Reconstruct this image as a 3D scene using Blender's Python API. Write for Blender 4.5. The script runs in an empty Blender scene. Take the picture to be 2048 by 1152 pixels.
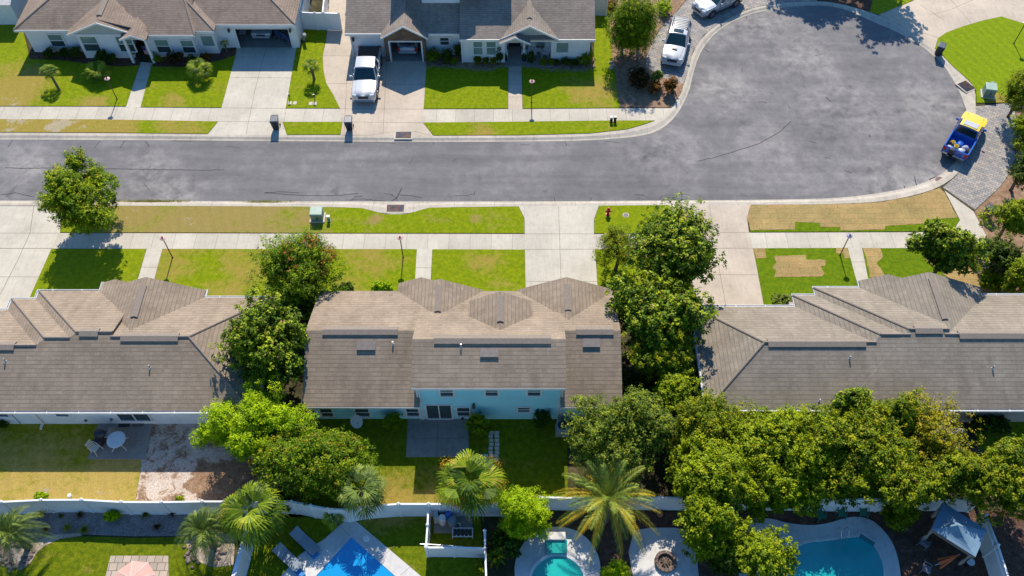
import bpy, math, random
import numpy as np
from mathutils import Vector, Matrix
from mathutils.geometry import tessellate_polygon
R=math.radians
random.seed(7); rng=np.random.default_rng(7)
D=bpy.data; SC=bpy.context.scene; COL=SC.collection
# ---------------- camera, sky, sun, exposure ----------------
FPX=1779.0; CX=1024.0; CY=576.0; TILT=R(35.6); CAMH=50.0
cam=D.objects.new('camera',D.cameras.new('camera')); COL.objects.link(cam)
cam.location=(0,0,CAMH); cam.rotation_euler=(TILT,0,0)
cam.data.sensor_width=36; cam.data.lens=36*FPX/2048; cam.data.clip_start=.5; cam.data.clip_end=3000
SC.camera=cam
SUN_EL=R(46.0)
w=D.worlds.new('World'); SC.world=w; w.use_nodes=True
nt=w.node_tree; bg=nt.nodes['Background']
sky=nt.nodes.new('ShaderNodeTexSky'); sky.sky_type='NISHITA'; sky.sun_disc=False
sky.sun_elevation=SUN_EL; sky.sun_rotation=0.0; sky.air_density=1.0; sky.dust_density=.3; sky.ozone_density=2.5
hs=nt.nodes.new('ShaderNodeHueSaturation'); hs.inputs['Saturation'].default_value=1.3; nt.links.new(sky.outputs[0],hs.inputs['Color']); nt.links.new(hs.outputs[0],bg.inputs[0]); bg.inputs[1].default_value=.145
sl=D.lights.new('sun','SUN'); sl.energy=5.0; sl.angle=R(.5); sl.color=(1,.915,.775)
so=D.objects.new('sun',sl); COL.objects.link(so); so.rotation_euler=(-(math.pi/2-SUN_EL),0,0)
so.location=(0,60,60)
SC.view_settings.view_transform='Standard'; SC.view_settings.look='None'
SC.view_settings.exposure=.27; SC.view_settings.gamma=1
try:
    SC.cycles.max_bounces=6; SC.cycles.transparent_max_bounces=6
except Exception: pass
# ---------------- picture-to-place helpers ----------------
def G(px,py,z=0.0):
    dx=(px-CX)/FPX; dy=(py-CY)/FPX
    dz=math.cos(TILT)+dy*math.sin(TILT); t=(CAMH-z)/dz
    return Vector((dx*t,(math.sin(TILT)-dy*math.cos(TILT))*t,z))
def ONY(px,py,Y):
    dx=(px-CX)/FPX; dy=(py-CY)/FPX
    t=Y/(math.sin(TILT)-dy*math.cos(TILT))
    return dx*t, CAMH-(math.cos(TILT)+dy*math.sin(TILT))*t
def MPP(px,py,z=0.0):
    return (CAMH-z)/(math.cos(TILT)+(py-CY)/FPX*math.sin(TILT))/FPX
# ---------------- materials ----------------
MATS={}
def nd(nt,t,**k):
    n=nt.nodes.new(t)
    for a,b in k.items(): setattr(n,a,b)
    return n
def ramp(nt,src,stops):
    r=nd(nt,'ShaderNodeValToRGB'); e=r.color_ramp.elements
    while len(e)<len(stops): e.new(.5)
    for i,(p,c) in enumerate(stops):
        e[i].position=p; e[i].color=(*c[:3],1) if hasattr(c,'__len__') else (c,c,c,1)
    nt.links.new(src,r.inputs[0]); return r.outputs[0]
def noise(nt,co,scale,detail=4,rough=.6,dist=0):
    n=nd(nt,'ShaderNodeTexNoise'); n.inputs['Scale'].default_value=scale; n.inputs['Detail'].default_value=detail
    n.inputs['Roughness'].default_value=rough; n.inputs['Distortion'].default_value=dist
    nt.links.new(co,n.inputs['Vector']); return n.outputs[0]
def mixc(nt,f,a,b,mode='MIX'):
    m=nd(nt,'ShaderNodeMix',data_type='RGBA',blend_type=mode)
    for s,v in ((m.inputs[0],f),(m.inputs[6],a),(m.inputs[7],b)):
        if isinstance(v,(int,float)): s.default_value=v
        elif isinstance(v,tuple): s.default_value=(*v[:3],1)
        else: nt.links.new(v,s)
    return m.outputs[2]
def mth(nt,op,a,b=0.0,c=None):
    m=nd(nt,'ShaderNodeMath',operation=op)
    for i,v in enumerate((a,b,c)):
        if v is None: continue
        if isinstance(v,(int,float)): m.inputs[i].default_value=v
        else: nt.links.new(v,m.inputs[i])
    return m.outputs[0]
def bump(nt,h,strength,dist=.05):
    b=nd(nt,'ShaderNodeBump'); b.inputs['Strength'].default_value=strength; b.inputs['Distance'].default_value=dist
    nt.links.new(h,b.inputs['Height']); return b.outputs[0]
def newmat(name):
    m=D.materials.new(name); m.use_nodes=True; nt=m.node_tree
    p=nt.nodes['Principled BSDF']; g=nd(nt,'ShaderNodeNewGeometry'); MATS[name]=m
    return m,nt,p,g.outputs['Position']
def pm(name,c,c2=None,scale=3.0,rough=.6,metal=0,bmp=0,coat=0,spec=.5,detail=4,lo=.35,hi=.65):
    if name in MATS: return MATS[name]
    m,nt,p,pos=newmat(name)
    if c2 is None: c2=tuple(x*.86 for x in c)
    n=noise(nt,pos,scale,detail)
    nt.links.new(ramp(nt,n,[(lo,c),(hi,c2)]),p.inputs['Base Color'])
    p.inputs['Roughness'].default_value=rough; p.inputs['Metallic'].default_value=metal
    p.inputs['Coat Weight'].default_value=coat; p.inputs['Specular IOR Level'].default_value=spec
    if bmp: nt.links.new(bump(nt,noise(nt,pos,scale*6,3),bmp),p.inputs['Normal'])
    return m
def blobmask(nt,pos,blobs):
    out=None
    sp=nd(nt,'ShaderNodeVectorMath',operation='MULTIPLY'); nt.links.new(pos,sp.inputs[0]); sp.inputs[1].default_value=(1,1,0)
    for (px,py,r,s) in blobs:
        v=G(px,py)
        d=nd(nt,'ShaderNodeVectorMath',operation='DISTANCE'); nt.links.new(sp.outputs[0],d.inputs[0]); d.inputs[1].default_value=(v.x,v.y,0)
        q=nd(nt,'ShaderNodeMapRange',interpolation_type='SMOOTHSTEP'); nt.links.new(d.outputs['Value'],q.inputs[0])
        q.inputs[1].default_value=r; q.inputs[2].default_value=0; q.inputs[3].default_value=0; q.inputs[4].default_value=s
        out=q.outputs[0] if out is None else mth(nt,'MAXIMUM',out,q.outputs[0])
    return out
def lawn_mat(name,dry=.45,green=(.175,.25,.001),lime=(.31,.36,.002),tan=(.42,.29,.07),blobs=(),dead=(.50,.42,.30),wave=.15):
    m,nt,p,pos=newmat(name)
    mp=nd(nt,'ShaderNodeMapping'); mp.inputs['Scale'].default_value=(.8,1.25,1); nt.links.new(pos,mp.inputs[0])
    a=noise(nt,mp.outputs[0],.55,5,.62); b=noise(nt,pos,3.2,4,.7); c=noise(nt,pos,17,3,.8); e=noise(nt,pos,46,2,.8)
    col=mixc(nt,ramp(nt,b,[(.35,0.),(.68,1.)]),green,lime)
    d=mth(nt,'ADD',mth(nt,'MULTIPLY',a,.75),mth(nt,'MULTIPLY',b,.35))
    if blobs: d=mth(nt,'ADD',d,mth(nt,'MULTIPLY',blobmask(nt,pos,blobs),.55))
    dm=mth(nt,'ADD',d,dry-.5)
    col=mixc(nt,ramp(nt,dm,[(.52,0.),(.74,.8)]),col,tan)
    col=mixc(nt,ramp(nt,mth(nt,'ADD',dm,mth(nt,'MULTIPLY',c,.12)),[(.95,0.),(1.1,.8)]),col,dead)
    col=mixc(nt,.8,col,ramp(nt,c,[(.25,.52),(.55,1.),(.8,1.4)]),'MULTIPLY')
    col=mixc(nt,.6,col,ramp(nt,e,[(.3,.55),(.7,1.35)]),'MULTIPLY')
    wv=nd(nt,'ShaderNodeTexWave'); wv.inputs['Scale'].default_value=.42; wv.inputs['Distortion'].default_value=1.6; wv.inputs['Detail'].default_value=1
    mp2=nd(nt,'ShaderNodeMapping'); mp2.inputs['Rotation'].default_value=(0,0,random.uniform(-.5,1.7)); nt.links.new(pos,mp2.inputs[0]); nt.links.new(mp2.outputs[0],wv.inputs['Vector'])
    col=mixc(nt,wave,col,ramp(nt,wv.outputs[0],[(.2,.82),(.8,1.1)]),'MULTIPLY')
    nt.links.new(col,p.inputs['Base Color']); p.inputs['Roughness'].default_value=.9; p.inputs['Specular IOR Level'].default_value=.15
    nt.links.new(bump(nt,mth(nt,'ADD',c,e),.7,.06),p.inputs['Normal']); return m
def ground_mat(name,stops,scale,fine=30,bmp=.5,rough=.95,dist=0,mul=(.55,1.3)):
    m,nt,p,pos=newmat(name)
    a=noise(nt,pos,scale,6,.72,dist); c=noise(nt,pos,fine,3,.85)
    col=mixc(nt,.85,ramp(nt,a,stops),ramp(nt,c,[(.3,mul[0]),(.7,mul[1])]),'MULTIPLY')
    nt.links.new(col,p.inputs['Base Color']); p.inputs['Roughness'].default_value=rough; p.inputs['Specular IOR Level'].default_value=.2
    nt.links.new(bump(nt,c,bmp,.05),p.inputs['Normal']); return m
def concrete_mat(name,c=(.56,.50,.42),joint=None,stain=.5):
    m,nt,p,pos=newmat(name)
    a=noise(nt,pos,.35,6,.65); b=noise(nt,pos,2.4,6,.75); e=noise(nt,pos,40,2,.8)
    mp=nd(nt,'ShaderNodeMapping'); mp.inputs['Scale'].default_value=(6,.5,1); nt.links.new(pos,mp.inputs[0]); s=noise(nt,mp.outputs[0],1.2,5,.7)
    dk=tuple(x*.80 for x in c); lt=tuple(min(1,x*1.08) for x in c)
    col=mixc(nt,ramp(nt,a,[(.3,0.),(.7,1.)]),lt,dk)
    col=mixc(nt,stain,col,ramp(nt,b,[(.3,.72),(.5,1.),(.75,1.06)]),'MULTIPLY')
    col=mixc(nt,.30,col,ramp(nt,s,[(.35,.75),(.65,1.1)]),'MULTIPLY')
    col=mixc(nt,.5,col,ramp(nt,e,[(.3,.86),(.7,1.1)]),'MULTIPLY')
    if joint:
        sx=nd(nt,'ShaderNodeSeparateXYZ'); nt.links.new(pos,sx.inputs[0])
        u=mth(nt,'DIVIDE',mth(nt,'ADD',sx.outputs[0],100.3),joint)
        j=mth(nt,'LESS_THAN',mth(nt,'FRACT',u),.028/joint)
        wn=nd(nt,'ShaderNodeTexWhiteNoise',noise_dimensions='1D'); nt.links.new(mth(nt,'FLOOR',u),wn.inputs['W'])
        col=mixc(nt,.6,col,ramp(nt,wn.outputs[0],[(0,.88),(1,1.06)]),'MULTIPLY')
        col=mixc(nt,mth(nt,'MULTIPLY',j,.6),col,(.16,.13,.10))
    nt.links.new(col,p.inputs['Base Color']); p.inputs['Roughness'].default_value=.85; p.inputs['Specular IOR Level'].default_value=.25
    nt.links.new(bump(nt,e,.15,.02),p.inputs['Normal']); return m
def asphalt_mat(name):
    m,nt,p,pos=newmat(name)
    a=noise(nt,pos,.16,7,.66,.6); b=noise(nt,pos,1.1,6,.72); e=noise(nt,pos,26,3,.85)
    mp=nd(nt,'ShaderNodeMapping'); mp.inputs['Scale'].default_value=(.12,1.3,1); nt.links.new(pos,mp.inputs[0]); s=noise(nt,mp.outputs[0],1.0,5,.65)
    k=mth(nt,'ADD',mth(nt,'MULTIPLY',a,.6),mth(nt,'MULTIPLY',b,.4))
    col=ramp(nt,k,[(.34,(.138,.134,.138)),(.5,(.176,.168,.170)),(.66,(.25,.238,.238))])
    col=mixc(nt,.6,col,ramp(nt,s,[(.35,.80),(.6,1.08)]),'MULTIPLY')
    q=mth(nt,'MULTIPLY',blobmask(nt,pos,[(60,330,3,.8),(300,345,4,.7),(345,385,3,1.),(1500,40,7,.8),(1600,110,6,.7),(1450,180,5,.8),(1700,220,8,.6),(1850,200,6,.7),(1800,380,6,1.),(1870,350,3,1.),(1880,215,4,.8),(1320,300,5,.6),(1560,300,6,.4)]),ramp(nt,mth(nt,'ADD',mth(nt,'MULTIPLY',b,.6),mth(nt,'MULTIPLY',a,.4)),[(.40,0.),(.60,1.)]))
    col=mixc(nt,mth(nt,'MULTIPLY',q,.9),col,(.38,.35,.33))
    col=mixc(nt,.8,col,ramp(nt,e,[(.25,.6),(.5,1.),(.8,1.4)]),'MULTIPLY')
    nt.links.new(col,p.inputs['Base Color']); p.inputs['Roughness'].default_value=.9; p.inputs['Specular IOR Level'].default_value=.25
    sp=noise(nt,pos,.55,3,.5,.3); col=mixc(nt,.75,col,ramp(nt,sp,[(.24,.62),(.33,1.)]),'MULTIPLY')
    mp2=nd(nt,'ShaderNodeMapping'); mp2.inputs['Scale'].default_value=(.05,.9,1); nt.links.new(pos,mp2.inputs[0]); col=mixc(nt,.5,col,ramp(nt,noise(nt,mp2.outputs[0],1.,3,.5),[(.40,.86),(.55,1.05)]),'MULTIPLY')
    nt.links.new(col,p.inputs['Base Color']); nt.links.new(bump(nt,e,.3,.02),p.inputs['Normal']); return m
def brick_mat(name,c1,c2,mortar,bw,rh,ms=.012,bias=0,uv=True,rough=.85,offset=.5,fine=22,bmp=.5,big=.6,rot=0,var=.7):
    m,nt,p,pos=newmat(name)
    if uv: u=nd(nt,'ShaderNodeUVMap').outputs[0]
    else: u=pos
    if rot:
        mp=nd(nt,'ShaderNodeMapping'); mp.inputs['Rotation'].default_value=(0,0,rot); nt.links.new(u,mp.inputs[0]); u=mp.outputs[0]
    b=nd(nt,'ShaderNodeTexBrick',offset=offset); nt.links.new(u,b.inputs['Vector'])
    b.inputs['Scale'].default_value=1; b.inputs['Mortar Size'].default_value=ms; b.inputs['Mortar Smooth'].default_value=.15
    b.inputs['Brick Width'].default_value=bw; b.inputs['Row Height'].default_value=rh; b.inputs['Bias'].default_value=bias
    b.inputs['Color1'].default_value=(*c1,1); b.inputs['Color2'].default_value=(*c2,1); b.inputs['Mortar'].default_value=(*mortar,1)
    col=mixc(nt,var,b.outputs[0],ramp(nt,noise(nt,pos,fine,3,.8),[(.3,.68),(.7,1.3)]),'MULTIPLY')
    col=mixc(nt,big,col,ramp(nt,noise(nt,pos,.5,5,.65),[(.3,.78),(.7,1.16)]),'MULTIPLY')
    nt.links.new(col,p.inputs['Base Color']); p.inputs['Roughness'].default_value=rough; p.inputs['Specular IOR Level'].default_value=.2
    nt.links.new(bump(nt,mth(nt,'SUBTRACT',1.0,b.outputs['Fac']),bmp,.03),p.inputs['Normal']); return m
def shingle_mat(name,c1,c2,row=.26):
    # asphalt shingles: courses, each with its butt-edge shadow painted as a broken dark line
    m,nt,p,pos=newmat(name); u=nd(nt,'ShaderNodeUVMap').outputs[0]
    sx=nd(nt,'ShaderNodeSeparateXYZ'); nt.links.new(u,sx.inputs[0])
    v=mth(nt,'DIVIDE',sx.outputs[1],row); fl=mth(nt,'FLOOR',v); fr=mth(nt,'FRACT',v)
    cell=mth(nt,'FLOOR',mth(nt,'ADD',mth(nt,'DIVIDE',sx.outputs[0],.30),mth(nt,'MULTIPLY',fl,.37)))
    cb=nd(nt,'ShaderNodeCombineXYZ'); nt.links.new(cell,cb.inputs[0]); nt.links.new(fl,cb.inputs[1])
    wn=nd(nt,'ShaderNodeTexWhiteNoise',noise_dimensions='2D'); nt.links.new(cb.outputs[0],wn.inputs['Vector'])
    col=mixc(nt,wn.outputs[0],c1,c2)
    th=mth(nt,'ADD',.10,mth(nt,'MULTIPLY',wn.outputs[0],.16))
    ln=mth(nt,'LESS_THAN',fr,th)
    col=mixc(nt,mth(nt,'MULTIPLY',ln,.42),col,tuple(x*.30 for x in c1))
    col=mixc(nt,.8,col,ramp(nt,noise(nt,pos,22,3,.85),[(.3,.66),(.7,1.32)]),'MULTIPLY')
    col=mixc(nt,.8,col,ramp(nt,noise(nt,pos,.45,6,.75),[(.3,.72),(.7,1.18)]),'MULTIPLY')
    mp=nd(nt,'ShaderNodeMapping'); mp.inputs['Scale'].default_value=(2.2,.22,1); nt.links.new(u,mp.inputs[0])
    col=mixc(nt,.5,col,ramp(nt,noise(nt,mp.outputs[0],1,4,.7),[(.35,.82),(.6,1.06)]),'MULTIPLY')
    nt.links.new(col,p.inputs['Base Color']); p.inputs['Roughness'].default_value=.92; p.inputs['Specular IOR Level'].default_value=.25
    nt.links.new(bump(nt,mth(nt,'ADD',fr,mth(nt,'MULTIPLY',wn.outputs[0],.3)),.22,.02),p.inputs['Normal']); return m
def siding_mat(name,c,lap=.2):
    m,nt,p,pos=newmat(name)
    sx=nd(nt,'ShaderNodeSeparateXYZ'); nt.links.new(pos,sx.inputs[0])
    fr=mth(nt,'FRACT',mth(nt,'DIVIDE',mth(nt,'ADD',sx.outputs[2],10.),lap))
    col=mixc(nt,mth(nt,'MULTIPLY',mth(nt,'LESS_THAN',fr,.12),.35),c,tuple(x*.5 for x in c))
    col=mixc(nt,.6,col,ramp(nt,noise(nt,pos,1.2,5,.7),[(.3,.86),(.7,1.06)]),'MULTIPLY')
    nt.links.new(col,p.inputs['Base Color']); p.inputs['Roughness'].default_value=.6
    nt.links.new(bump(nt,fr,.4,.02),p.inputs['Normal']); return m
def leaf_mat(name,dark,mid,light,tip=None,rough=.45,trans=.22,spec=.5):
    m,nt,p,pos=newmat(name)
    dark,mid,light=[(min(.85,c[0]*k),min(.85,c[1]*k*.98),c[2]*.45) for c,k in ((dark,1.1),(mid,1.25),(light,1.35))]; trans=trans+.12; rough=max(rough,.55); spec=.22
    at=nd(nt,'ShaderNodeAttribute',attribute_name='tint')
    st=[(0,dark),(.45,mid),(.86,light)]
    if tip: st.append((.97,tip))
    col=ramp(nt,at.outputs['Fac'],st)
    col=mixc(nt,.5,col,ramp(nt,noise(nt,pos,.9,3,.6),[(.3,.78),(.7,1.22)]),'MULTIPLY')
    nt.links.new(col,p.inputs['Base Color']); p.inputs['Roughness'].default_value=rough; p.inputs['Specular IOR Level'].default_value=spec
    tr=nd(nt,'ShaderNodeBsdfTranslucent'); nt.links.new(col,tr.inputs[0])
    mx=nd(nt,'ShaderNodeMixShader'); mx.inputs[0].default_value=trans
    nt.links.new(p.outputs[0],mx.inputs[1]); nt.links.new(tr.outputs[0],mx.inputs[2])
    nt.links.new(mx.outputs[0],nt.nodes['Material Output'].inputs[0]); return m
# ---------------- object helpers ----------------
ORG={}
def tag(o,label=None,cat=None,group=None,kind=None):
    if label: o['label']=label
    if cat: o['category']=cat
    if group: o['group']=group
    if kind: o['kind']=kind
    return o
def thing(name,label,cat,loc=(0,0,0),group=None,rotz=None):
    o=D.objects.new(name,None); COL.objects.link(o); o.location=loc; o.empty_display_size=.3; o.rotation_euler=(0,0,rotz or 0)
    ORG[o.name]=Vector(loc) if rotz is None else Vector((0,0,0))
    return tag(o,label,cat,group)
class MB:
    def __init__(s): s.v=[]; s.f=[]; s.mi=[]; s.uv={}; s.tint=None
    def add(s,vs,fs,mi=0,M=None):
        n=len(s.v)
        s.v+= [tuple(M@Vector(v)) if M is not None else tuple(v) for v in vs]
        s.f+= [tuple(i+n for i in f) for f in fs]; s.mi+=[mi]*len(fs); return s
    def box(s,x0,y0,z0,x1,y1,z1,mi=0,M=None):
        if x0>x1:x0,x1=x1,x0
        if y0>y1:y0,y1=y1,y0
        if z0>z1:z0,z1=z1,z0
        return s.add([(x0,y0,z0),(x1,y0,z0),(x1,y1,z0),(x0,y1,z0),(x0,y0,z1),(x1,y0,z1),(x1,y1,z1),(x0,y1,z1)],
          [(0,3,2,1),(4,5,6,7),(0,1,5,4),(1,2,6,5),(2,3,7,6),(3,0,4,7)],mi,M)
    def cb(s,c,sz,rz=0,mi=0,rx=0,ry=0):
        M=Matrix.Translation(c)@Matrix.Rotation(rz,4,'Z')@Matrix.Rotation(ry,4,'Y')@Matrix.Rotation(rx,4,'X')
        a,b,d=sz[0]/2,sz[1]/2,sz[2]/2
        return s.box(-a,-b,-d,a,b,d,mi,M)
    def cyl(s,p0,p1,r0,r1=None,n=10,mi=0,cap=True):
        p0=Vector(p0);p1=Vector(p1); r1=r0 if r1 is None else r1
        d=(p1-p0).normalized(); a=d.orthogonal().normalized(); b=d.cross(a)
        vs=[]
        for p,r in ((p0,r0),(p1,r1)):
            for i in range(n):
                t=2*math.pi*i/n; vs.append(p+a*math.cos(t)*r+b*math.sin(t)*r)
        fs=[(i,(i+1)%n,(i+1)%n+n,i+n) for i in range(n)]
        if cap: fs+=[tuple(range(n-1,-1,-1)),tuple(range(n,2*n))]
        return s.add(vs,fs,mi)
    def tube(s,pts,r,n=6,mi=0,r2=None):
        k=len(pts)-1
        for i in range(k):
            ra=r if r2 is None else r+(r2-r)*i/k; rb=r if r2 is None else r+(r2-r)*(i+1)/k
            s.cyl(pts[i],pts[i+1],ra,rb,n,mi)
        return s
    def lathe(s,c,prof,n=16,mi=0,M=None,sx=1,sy=1):
        vs=[];fs=[]
        for r,z in prof:
            for i in range(n):
                t=2*math.pi*i/n; vs.append((c[0]+r*sx*math.cos(t),c[1]+r*sy*math.sin(t),c[2]+z))
        for j in range(len(prof)-1):
            for i in range(n):
                a=j*n+i;b=j*n+(i+1)%n; fs.append((a,b,b+n,a+n))
        fs.append(tuple(range(n-1,-1,-1))); k=(len(prof)-1)*n; fs.append(tuple(range(k,k+n)))
        return s.add(vs,fs,mi,M)
    def poly(s,pts,z=None,mi=0):
        P=[Vector((p[0],p[1],p[2] if z is None else z)) for p in pts]
        tr=tessellate_polygon([[Vector((p.x,p.y,0)) for p in P]])
        out=[]
        for t in tr:
            a,b,c=[P[i] for i in t]
            if (b-a).cross(c-a).z<0: t=(t[0],t[2],t[1])
            out.append(tuple(t))
        return s.add(P,out,mi)
    def prism(s,pts,z0,z1,mi=0):
        n=len(pts); ar=sum(pts[i][0]*pts[(i+1)%n][1]-pts[(i+1)%n][0]*pts[i][1] for i in range(n))
        if ar<0: pts=list(pts)[::-1]
        s.poly(pts,z1,mi)
        vs=[(p[0],p[1],z1) for p in pts]+[(p[0],p[1],z0) for p in pts]
        return s.add(vs,[(i+n,(i+1)%n+n,(i+1)%n,i) for i in range(n)],mi)
    def slab(s,pts,t,mi=0):
        n=len(pts); P=[Vector(p) for p in pts]
        nm=(P[1]-P[0]).cross(P[2]-P[0])
        if nm.z<0: P=P[::-1]
        vs=P+[p-Vector((0,0,t)) for p in P]
        return s.add(vs,[tuple(range(n)),tuple(range(2*n-1,n-1,-1))]+[(i+n,(i+1)%n+n,(i+1)%n,i) for i in range(n)],mi)
    def strip(s,pts,wd,z=None,mi=0):
        for a,b in zip(pts[:-1],pts[1:]):
            a=Vector(a);b=Vector(b)
            if z is not None: a.z=z;b.z=z
            d=(b-a); 
            if d.length<1e-4: continue
            p=Vector((-d.y,d.x,0)).normalized()*wd/2; e=d.normalized()*wd*.3
            s.add([a-p-e,b-p+e,b+p+e,a+p-e],[(0,1,2,3)],mi)
        return s
    def build(s,name,mat,parent=None,smooth=False,bevel=0,uv=True,kind=None):
        me=D.meshes.new(name); org=ORG[parent.name] if parent is not None and parent.name in ORG else Vector((0,0,0))
        vs=np.array(s.v,dtype=float)
        if len(vs) and org.length>0: vs=vs-np.array(org)
        me.from_pydata(vs.tolist(),[],s.f)
        for m_ in (mat if isinstance(mat,(list,tuple)) else [mat]): me.materials.append(m_)
        if any(s.mi): me.polygons.foreach_set('material_index',s.mi)
        me.update()
        if uv:
            L=me.uv_layers.new(name='UVMap'); data=np.zeros(len(me.loops)*2); V=s.v
            for p in me.polygons:
                n=p.normal; u=Vector((-n.y,n.x,0))
                u=Vector((1,0,0)) if u.length<.02 else u.normalized()
                vv=n.cross(u)
                for li,vi in zip(p.loop_indices,p.vertices):
                    c=V[vi]; data[2*li]=c[0]*u.x+c[1]*u.y+c[2]*u.z+200; data[2*li+1]=c[0]*vv.x+c[1]*vv.y+c[2]*vv.z+200
            L.data.foreach_set('uv',data)
        if smooth:
            me.polygons.foreach_set('use_smooth',[True]*len(me.polygons))
            me.set_sharp_from_angle(angle=R(38))
        o=D.objects.new(name,me); COL.objects.link(o)
        if bevel:
            b=o.modifiers.new('bevel','BEVEL'); b.width=bevel; b.segments=2; b.limit_method='ANGLE'; b.angle_limit=R(40)
        if parent is not None: o.parent=parent
        ORG[o.name]=org
        if kind: o['kind']=kind
        return o
def PX(pts,z=0): return [G(x,y,z) for x,y in pts]
def flat(name,pts,z,mat,extra=None,thick=0,rag=0):
    m=MB()
    if rag: pts=[(x+random.gauss(0,rag),y+random.gauss(0,rag*.7)) for x,y in densify(list(pts)+[pts[0]],5)[:-1]]
    P=PX(pts)
    if thick: m.prism(P,z-thick,z)
    else: m.poly(P,z)
    mats=[mat]
    if extra:
        for line,wd in extra: m.strip(PX(line),wd,z+.002,1)
        mats.append(M_joint)
    return m.build(name,mats,kind='structure')
def densify(pts,step=8):
    o=[]
    for a,b in zip(pts[:-1],pts[1:]):
        n=max(1,int(math.hypot(b[0]-a[0],b[1]-a[1])/step))
        for i in range(n): o.append((a[0]+(b[0]-a[0])*i/n,a[1]+(b[1]-a[1])*i/n))
    o.append(pts[-1]); return o
def smoothpx(pts,it=2):
    for _ in range(it):
        q=[pts[0]]
        for a,b in zip(pts[:-1],pts[1:]):
            q+= [(a[0]*.75+b[0]*.25,a[1]*.75+b[1]*.25),(a[0]*.25+b[0]*.75,a[1]*.25+b[1]*.75)]
        q.append(pts[-1]); pts=q
    return pts
def copy_tree(o,parent=None):
    c=o.copy(); COL.objects.link(c)
    if parent is not None: c.parent=parent
    ORG[c.name]=ORG.get(o.name,Vector())
    for ch in [x for x in D.objects if x.parent==o]: copy_tree(ch,c)
    return c
# ---------------- shared materials ----------------
M_joint=pm('joint_filler',(.17,.14,.11),(.26,.21,.16),5,.9)
M_lawn=lawn_mat('lawn_grass',.38,blobs=[(1190,188,3.5,.6),(1150,180,3,.4),(1160,195,2,.45)])
M_lawnL=lawn_mat('lawn_grass_dry_left',.43,blobs=[(15,170,4,.6),(60,160,3,.6),(20,205,4,.7),(190,212,2,.6),(340,205,2,.4),(30,190,3,.6)])
M_verge=lawn_mat('verge_grass',.42,blobs=[(30,245,3,.95),(60,250,3,.8),(120,252,3,.95),(160,247,3,.8),(200,255,3,.5),(240,250,3,.7),(330,250,3,.4),(380,260,3,.4),(960,268,2,.6)])
M_vergeD=lawn_mat('dry_verge_grass',.44,tan=(.39,.27,.10),blobs=[(280,430,5,.6),(360,455,5,.6),(430,440,5,.6),(520,440,5,.55),(560,430,3,.3),(600,455,4,.4),(750,439,.8,.5),(950,437,.8,.5)])
M_lawnS=lawn_mat('front_lawn_grass',.37,blobs=[(350,515,4,.5),(500,530,5,.5),(470,590,5,.4),(745,520,4,.5),(700,560,3,.4),(970,525,2.5,.5),(1000,560,2,.3)])
M_lawnB=lawn_mat('back_lawn_grass',.40,green=(.10,.15,.002),lime=(.22,.26,.004),blobs=[(800,1005,3,.7),(860,1000,3,.5),(920,1000,2,.5)])
M_lawnY=lawn_mat('yellow_back_lawn',.52,tan=(.56,.385,.12),lime=(.36,.34,.01),green=(.22,.24,.01),blobs=[(20,965,4,.3),(110,985,3,.45),(200,985,3,.5),(250,950,3,.3)])
M_lawnG=lawn_mat('lush_lawn_grass',.22,green=(.10,.19,.001),lime=(.20,.28,.002),blobs=[(1980,200,2,.9)])
M_lawnV=lawn_mat('bright_lawn_grass',.20,green=(.19,.28,.001),lime=(.28,.37,.002),wave=.35,blobs=[(1990,200,2.2,1.)])
M_sod=brick_mat('straw_sod_rolls',(.40,.265,.105),(.32,.24,.09),(.22,.16,.06),1.3,.5,.012,uv=False,bmp=.2,fine=12,var=1.,big=.9)
M_mulch=ground_mat('pine_straw_mulch',[(.3,(.17,.095,.055)),(.5,(.30,.185,.115)),(.7,(.42,.29,.20))],2.5,24,mul=(.4,1.4))
M_dmulch=ground_mat('dark_mulch',[(.3,(.06,.03,.02)),(.55,(.12,.065,.045)),(.75,(.22,.14,.10))],2.5,20,mul=(.4,1.5))
M_soil=ground_mat('leaf_litter_soil',[(.3,(.03,.032,.014)),(.52,(.07,.06,.03)),(.75,(.17,.13,.07))],1.2,18,mul=(.4,1.5))
M_gravel=ground_mat('grey_gravel',[(.35,(.20,.17,.16)),(.65,(.36,.31,.29))],1.0,16,1.,mul=(.35,1.6))
M_tgravel=ground_mat('tan_gravel',[(.35,(.45,.36,.28)),(.65,(.60,.50,.40))],1.0,16,1.,mul=(.4,1.5))
M_sand=ground_mat('sandy_dirt',[(.34,(.20,.12,.08)),(.45,(.36,.24,.16)),(.50,(.56,.45,.37)),(.75,(.70,.62,.55))],1.1,11,.6,dist=.5,mul=(.4,1.35))
M_conc=concrete_mat('pale_concrete',(.575,.525,.435)); M_conc2=concrete_mat('warm_concrete',(.56,.47,.375)); M_walk=concrete_mat('sidewalk_concrete',(.575,.52,.43),1.52)
M_kerb=concrete_mat('kerb_concrete',(.54,.48,.40),3.0,.9); M_patio=concrete_mat('patio_concrete',(.30,.28,.25),None,1.)
M_deck=concrete_mat('pool_deck_concrete',(.64,.62,.60)); M_asph=asphalt_mat('asphalt')
M_paver=brick_mat('grey_pavers',(.42,.37,.32),(.25,.245,.25),(.16,.14,.12),.36,.22,.014,uv=False,bmp=.4,rot=.5,fine=9)
M_tile=brick_mat('tan_patio_pavers',(.52,.42,.34),(.38,.32,.26),(.18,.14,.11),.45,.45,.02,uv=False,bmp=.3)
M_crack=pm('crack_sealant',(.035,.03,.033),(.06,.05,.055),4,.7)
M_roof=shingle_mat('brown_shingles',(.285,.22,.162),(.345,.27,.20)); M_roofG=shingle_mat('grey_brown_shingles',(.265,.223,.175),(.32,.272,.215))
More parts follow.
